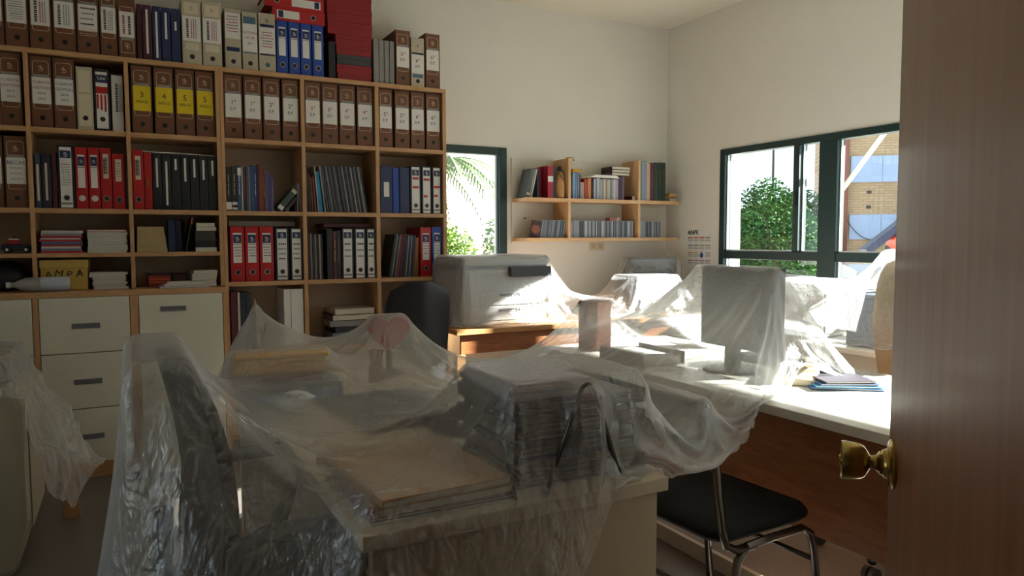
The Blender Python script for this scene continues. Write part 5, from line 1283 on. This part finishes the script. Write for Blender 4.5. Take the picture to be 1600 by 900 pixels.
def drape(front, back, left, right, nu, nv, boxes, slack=1.012, steps=50, iters=6, seed=1, noise=.004, grav=.0006, pin=None, settle=.012, hemslope=3.0):
    rng = np.random.default_rng(seed)
    F, K, L, Rr = polyline(front, nu), polyline(back, nu), polyline(left, nv), polyline(right, nv)
    u = np.linspace(0, 1, nu)[None, :, None]; v = np.linspace(0, 1, nv)[:, None, None]
    P = ((1 - v) * F[None] + v * K[None] + (1 - u) * L[:, None] + u * Rr[:, None]
         - ((1 - u) * (1 - v) * F[0] + u * (1 - v) * F[-1] + (1 - u) * v * K[0] + u * v * K[-1]))
    marg = .006
    # tent: cones of film falling away from whatever stands highest, clamped to the hem, then relaxed as a membrane
    hem = np.concatenate([F, K, L, Rr])[::3]
    def top_of(X, Y):
        o = np.full(X.shape, .02); env = np.full(X.shape, .02)
        for bx in boxes:
            x0, x1, y0, y1, z1 = bx[:5]
            o = np.where((X > x0 - marg) & (X < x1 + marg) & (Y > y0 - marg) & (Y < y1 + marg), np.maximum(o, z1 + marg), o)
            if len(bx) > 5:
                sl_, sr_, sf_, sb_ = bx[5]
                dx = np.maximum(x0 - X, 0) * sl_ + np.maximum(X - x1, 0) * sr_
                dy = np.maximum(y0 - Y, 0) * sf_ + np.maximum(Y - y1, 0) * sb_
                env = np.maximum(env, z1 + marg - np.sqrt(dx * dx + dy * dy))
        lim = np.full(X.shape, 9.0)
        for h in hem:
            lim = np.minimum(lim, h[2] + hemslope * np.sqrt((X - h[0]) ** 2 + (Y - h[1]) ** 2))
        return np.maximum(o, np.minimum(env, lim))
    for rep in range(3):
        Z = P[..., 2]; O = top_of(P[..., 0], P[..., 1])
        Z[1:-1, 1:-1] = np.maximum(Z[1:-1, 1:-1], O[1:-1, 1:-1]) if rep == 0 else np.maximum(Z[1:-1, 1:-1], O[1:-1, 1:-1])
        for it in range(400):
            A = .25 * (Z[:-2, 1:-1] + Z[2:, 1:-1] + Z[1:-1, :-2] + Z[1:-1, 2:])
            Z[1:-1, 1:-1] = np.maximum(A, O[1:-1, 1:-1])
        P = resample(P, 0); P = resample(P, 1)
    P = P.astype(np.float32)
    def dist(a, b): return np.sqrt(((a - b) ** 2).sum(-1))
    sl = np.float32(slack)
    # rest lengths, slightly long so that the film buckles into folds
    cons = []
    for (di, dj, w) in ((1, 0, 1.), (0, 1, 1.), (1, 1, .6), (1, -1, .6), (2, 0, .10), (0, 2, .10)):
        def pair(Q, di=di, dj=dj):
            a = Q[:nv - di, (0 if dj >= 0 else -dj):(nu - dj if dj > 0 else nu)]
            b = Q[di:, (dj if dj > 0 else 0):(nu + dj if dj < 0 else nu)]
            return a, b
        a, b = pair(P); r = dist(a, b)
        for par in range(2 if max(di, abs(dj)) == 1 else 4):
            if di: s = 2 * di if di > 1 else 2; idx = (slice(par, None, 2 if di == 1 else 4), slice(None))
            else: idx = (slice(None), slice(par, None, 2 if dj == 1 else 4))
            rr = r[idx] * sl
            if rr.size: cons.append((pair, idx, rr[..., None], np.float32(w), max(di, abs(dj)) == 2))
    P += rng.normal(0, noise, P.shape).astype(np.float32) * np.array([.5, .5, 1], np.float32)
    pinned = np.zeros((nv, nu), bool)
    if pin: pinned = pin(P, pinned)
    P0 = P.copy(); V = np.zeros_like(P)
    for st in range(steps):
        V *= .9; V[..., 2] -= grav; P = P + V; prev = P - V
        P[pinned] = P0[pinned]
        for it in range(iters):
            for (pair, idx, rr, w, bend) in cons:
                a, b = pair(P); a, b = a[idx], b[idx]
                d = b - a; ln = np.sqrt((d * d).sum(-1, keepdims=True)) + 1e-9
                e = (ln - rr) / ln
                if bend: e = np.minimum(e, 0)
                c = d * (e * (.5 * w))
                a += c; b -= c
            P[pinned] = P0[pinned]
        X, Y, Z = P[..., 0], P[..., 1], P[..., 2]
        hit = Z < .012; Z[hit] = .012
        for (x0, x1, y0, y1, z1) in [b_[:5] for b_ in boxes]:
            px0, px1, py0, py1, pz = X - (x0 - marg), (x1 + marg) - X, Y - (y0 - marg), (y1 + marg) - Y, (z1 + marg) - Z
            inside = (px0 > 0) & (px1 > 0) & (py0 > 0) & (py1 > 0) & (pz > 0)
            if not inside.any(): continue
            pen = np.stack([px0, px1, py0, py1, pz * .8], 0); k = pen.argmin(0)
            for q, (arr, sg) in enumerate(((X, -1), (X, 1), (Y, -1), (Y, 1), (Z, 1))):
                m_ = inside & (k == q)
                if m_.any(): arr[m_] += sg * (pen[q][m_] / (.8 if q == 4 else 1))
            hit |= inside
        V = P - prev
        V = np.clip(V, -settle, settle)
        V[hit] *= .15
    return P

def sheet_obj(name, label, P, m, thick=0.0):
    nv, nu = P.shape[:2]
    me = bpy.data.meshes.new(name)
    idx = np.arange(nv * nu).reshape(nv, nu)
    q = np.stack([idx[:-1, :-1], idx[:-1, 1:], idx[1:, 1:], idx[1:, :-1]], -1).reshape(-1, 4)
    me.from_pydata(P.reshape(-1, 3).astype(float).tolist(), [], q.tolist())
    me.materials.append(m)
    for p in me.polygons: p.use_smooth = True
    o = bpy.data.objects.new(name, me); COL.objects.link(o)
    s = o.modifiers.new('smooth', 'SUBSURF'); s.levels = 1; s.render_levels = 1
    return tag(o, label, 'plastic sheet')

film = film_mat('polythene_film')
CHX = .285
main_boxes = [(.324, .955, 1.13, 2.77, .73), (1.63, 2.33, 1.09, 2.81, .73),
              (-.005, .105, 1.40, 1.85, .995, (2.5, .8, 1.5, 1.1)), (.10, .42, 1.335, 1.37, .70), (.10, .42, 1.87, 1.91, .70), (.08, .52, 1.40, 1.85, .50),
              (.345, .625, 1.16, 1.47, .777), (.635, .945, 1.193, 1.457, .935, (1.1, .55, 3, .95)), (.745, .803, 1.146, 1.162, .934, (1.5, 1.5, 4, .1)),
              (.262, .565, 2.10, 2.43, .822, (1.3, 1.0, 1.2, .5)), (.26, .54, 2.2, 2.28, .88), (.365, .397, 2.545, 2.575, 1.012, (.9, .38, .55, 1.0)), (.355, .435, 2.52, 2.60, .842),
              (.758, .892, 2.46, 2.54, .939, (.8, .5, .85, .9)), (.51, .78, 1.74, 2.12, .757), (.73, .87, 1.67, 1.77, .78),
              (1.925, 2.002, 1.768, 2.156, 1.106, (.42, 1.5, .75, .5)), (1.74, 1.86, 2.57, 2.69, .942, (.55, .7, .5, .9)), (1.68, 1.88, 2.14, 2.42, .78), (1.90, 2.05, 1.63, 1.77, .79), (1.245, 1.31, 1.38, 1.77, .80, (.6, .6, 1.5, .8))]
def pin_main(P, m):
    m[0, ::9] |= (P[0, ::9, 0] > .93) & (P[0, ::9, 0] < 1.66)
    m[0, ::9] |= P[0, ::9, 0] > 1.9
    m[-1, ::10] = True
    m[::12, -1] = True
    m[0, 0] = m[-1, 0] = True
    for q in ((.379, 2.56, 1.022), (1.965, 1.770, 1.113), (1.965, 2.154, 1.113), (.05, 1.42, 1.003), (.05, 1.80, 1.003), (.785, 2.51, .947), (.862, 2.49, .947)):
        d = ((P - np.array(q, np.float32)) ** 2).sum(-1); k = np.unravel_index(d.argmin(), d.shape)
        P[k] = q; m[k] = True
    return m
PM = drape([(-.11, 1.27, .36), (.06, 1.10, .36), (.30, 1.07, .40), (.50, 1.085, .44), (.66, 1.09, .54), (.755, 1.10, .66), (.80, 1.12, .735), (.93, 1.165, .745), (1.05, 1.19, .725), (1.20, 1.24, .705),
            (1.385, 1.335, .725), (1.50, 1.42, .75), (1.66, 1.53, .77), (1.80, 1.60, .76), (1.95, 1.655, .80), (2.10, 1.585, .75), (2.30, 1.52, .74)],
           [(-.08, 1.98, .40), (.10, 2.25, .52), (.23, 2.62, .70), (.40, 2.83, .70), (.90, 2.90, .62), (1.30, 2.88, .60), (1.75, 2.92, .64), (2.05, 2.90, .66), (2.38, 2.78, .68)],
           [(-.11, 1.27, .36), (-.125, 1.6, .36), (-.08, 1.98, .40)],
           [(2.30, 1.52, .74), (2.40, 2.1, .735), (2.38, 2.78, .68)],
           270, 190, main_boxes, slack=1.013, grav=.0003, steps=40, noise=.006, iters=6, seed=4, pin=pin_main)
sheet_obj('dust_sheet', 'large translucent plastic sheet draped over both desks and the armchair', PM, film)

def pin_p(P, m):
    m[-1, ::10] = True; m[0, ::14] = True; m[::12, 0] = True; m[::12, -1] = True
    return m
PP = drape([(1.655, 3.80, .735), (2.0, 3.77, .712), (2.3, 3.74, .712), (2.75, 3.75, .712), (3.2, 3.78, .712), (3.78, 3.92, .712)],
           [(1.66, 4.325, .80), (2.33, 4.325, .84), (2.8, 4.40, .73), (3.2, 4.46, .73), (3.78, 4.46, .73)],
           [(1.655, 3.80, .735), (1.645, 4.05, .73), (1.66, 4.325, .80)], [(3.78, 3.92, .712), (3.80, 4.2, .712), (3.78, 4.46, .73)],
           200, 110, [(1.62, 3.85, 3.72, 4.335, .70), (1.718, 2.312, 3.855, 4.302, 1.108, (4, .75, 3, 3)), (3.04, 3.44, 3.96, 4.24, .953, (.5, .9, 1.2, 1)), (3.255, 3.725, 4.30, 4.425, 1.072)],
           slack=1.02, grav=.0004, steps=40, iters=6, seed=9, pin=pin_p, noise=.006)
sheet_obj('dust_sheet', 'clear plastic sheet over the printer and the corner monitor', PP, film)

PW = drape([(2.62, 1.50, .80), (3.0, 1.50, .735), (3.4, 1.52, .735), (3.80, 1.55, .735)], [(2.70, 3.06, .74), (3.1, 3.08, .735), (3.80, 3.06, .735)],
           [(2.62, 1.50, .80), (2.60, 2.05, .80), (2.70, 3.06, .74)], [(3.80, 1.55, .735), (3.80, 3.06, .735)],
           110, 130, [(2.83, 3.83, 1.6, 3.1, .72), (2.92, 3.38, 2.42, 2.88, .99, (.9, .6, .7, .8)), (2.88, 3.28, 1.80, 2.24, .965, (.8, .6, .7, .7)), (2.70, 2.84, 1.47, 1.93, 1.16, (1.2, .9, .9, .6))],
           slack=1.012, grav=.0003, steps=35, iters=6, seed=5, pin=pin_p)
sheet_obj('dust_sheet', 'plastic sheet over the table under the long window', PW, film)

def pin_l(P, m):
    m[::8, 0] = True
    return m
PL = drape([(-.80, 3.05, .80), (-.45, 3.02, .80), (-.30, 2.98, .66), (-.26, 2.97, .44)], [(-.80, 3.66, .80), (-.45, 3.68, .80), (-.25, 3.70, .66), (-.16, 3.72, .40)],
           [(-.80, 3.05, .80), (-.80, 3.66, .80)], [(-.26, 2.97, .44), (-.20, 3.15, .36), (-.10, 3.34, .45), (-.22, 3.5, .40), (-.16, 3.72, .40)],
           120, 110, [(-.84, -.335, 3.08, 3.62, .66), (-.82, -.38, 3.10, 3.60, .795)], slack=1.03, steps=30, iters=6, seed=8, pin=pin_l, noise=.006)
def crumple(P, amp, seed):
    rng = np.random.default_rng(seed); nv, nu = P.shape[:2]
    yy, xx = np.mgrid[0:nv, 0:nu] / 100.0
    D = np.zeros_like(P)
    for k in range(26):
        f = rng.uniform(2, 16); a = rng.uniform(0, 6.28); ph = rng.uniform(0, 6.28)
        wv = np.abs(np.sin((xx * math.cos(a) + yy * math.sin(a)) * f * 2 + ph + 1.2 * np.sin(yy * rng.uniform(3, 9) + xx * 4)))
        D += (wv - .5)[..., None] * rng.normal(0, 1, 3) * (6.0 / (f + 4)) / 3
    lift = np.clip((xx - .45) / .5, 0, 1)[..., None]
    Q = P + (D * amp * lift).astype(P.dtype)
    Q[..., 0] = np.where((Q[..., 0] < -.326) & (Q[..., 2] < .66), -.326, Q[..., 0])
    return Q
PL = crumple(PL, .028, 3)
sheet_obj('dust_sheet', 'crumpled clear plastic hanging from the beige office machine', PL, film_mat('crumpled_film', clear=.76, rough=.12, bump=.8))
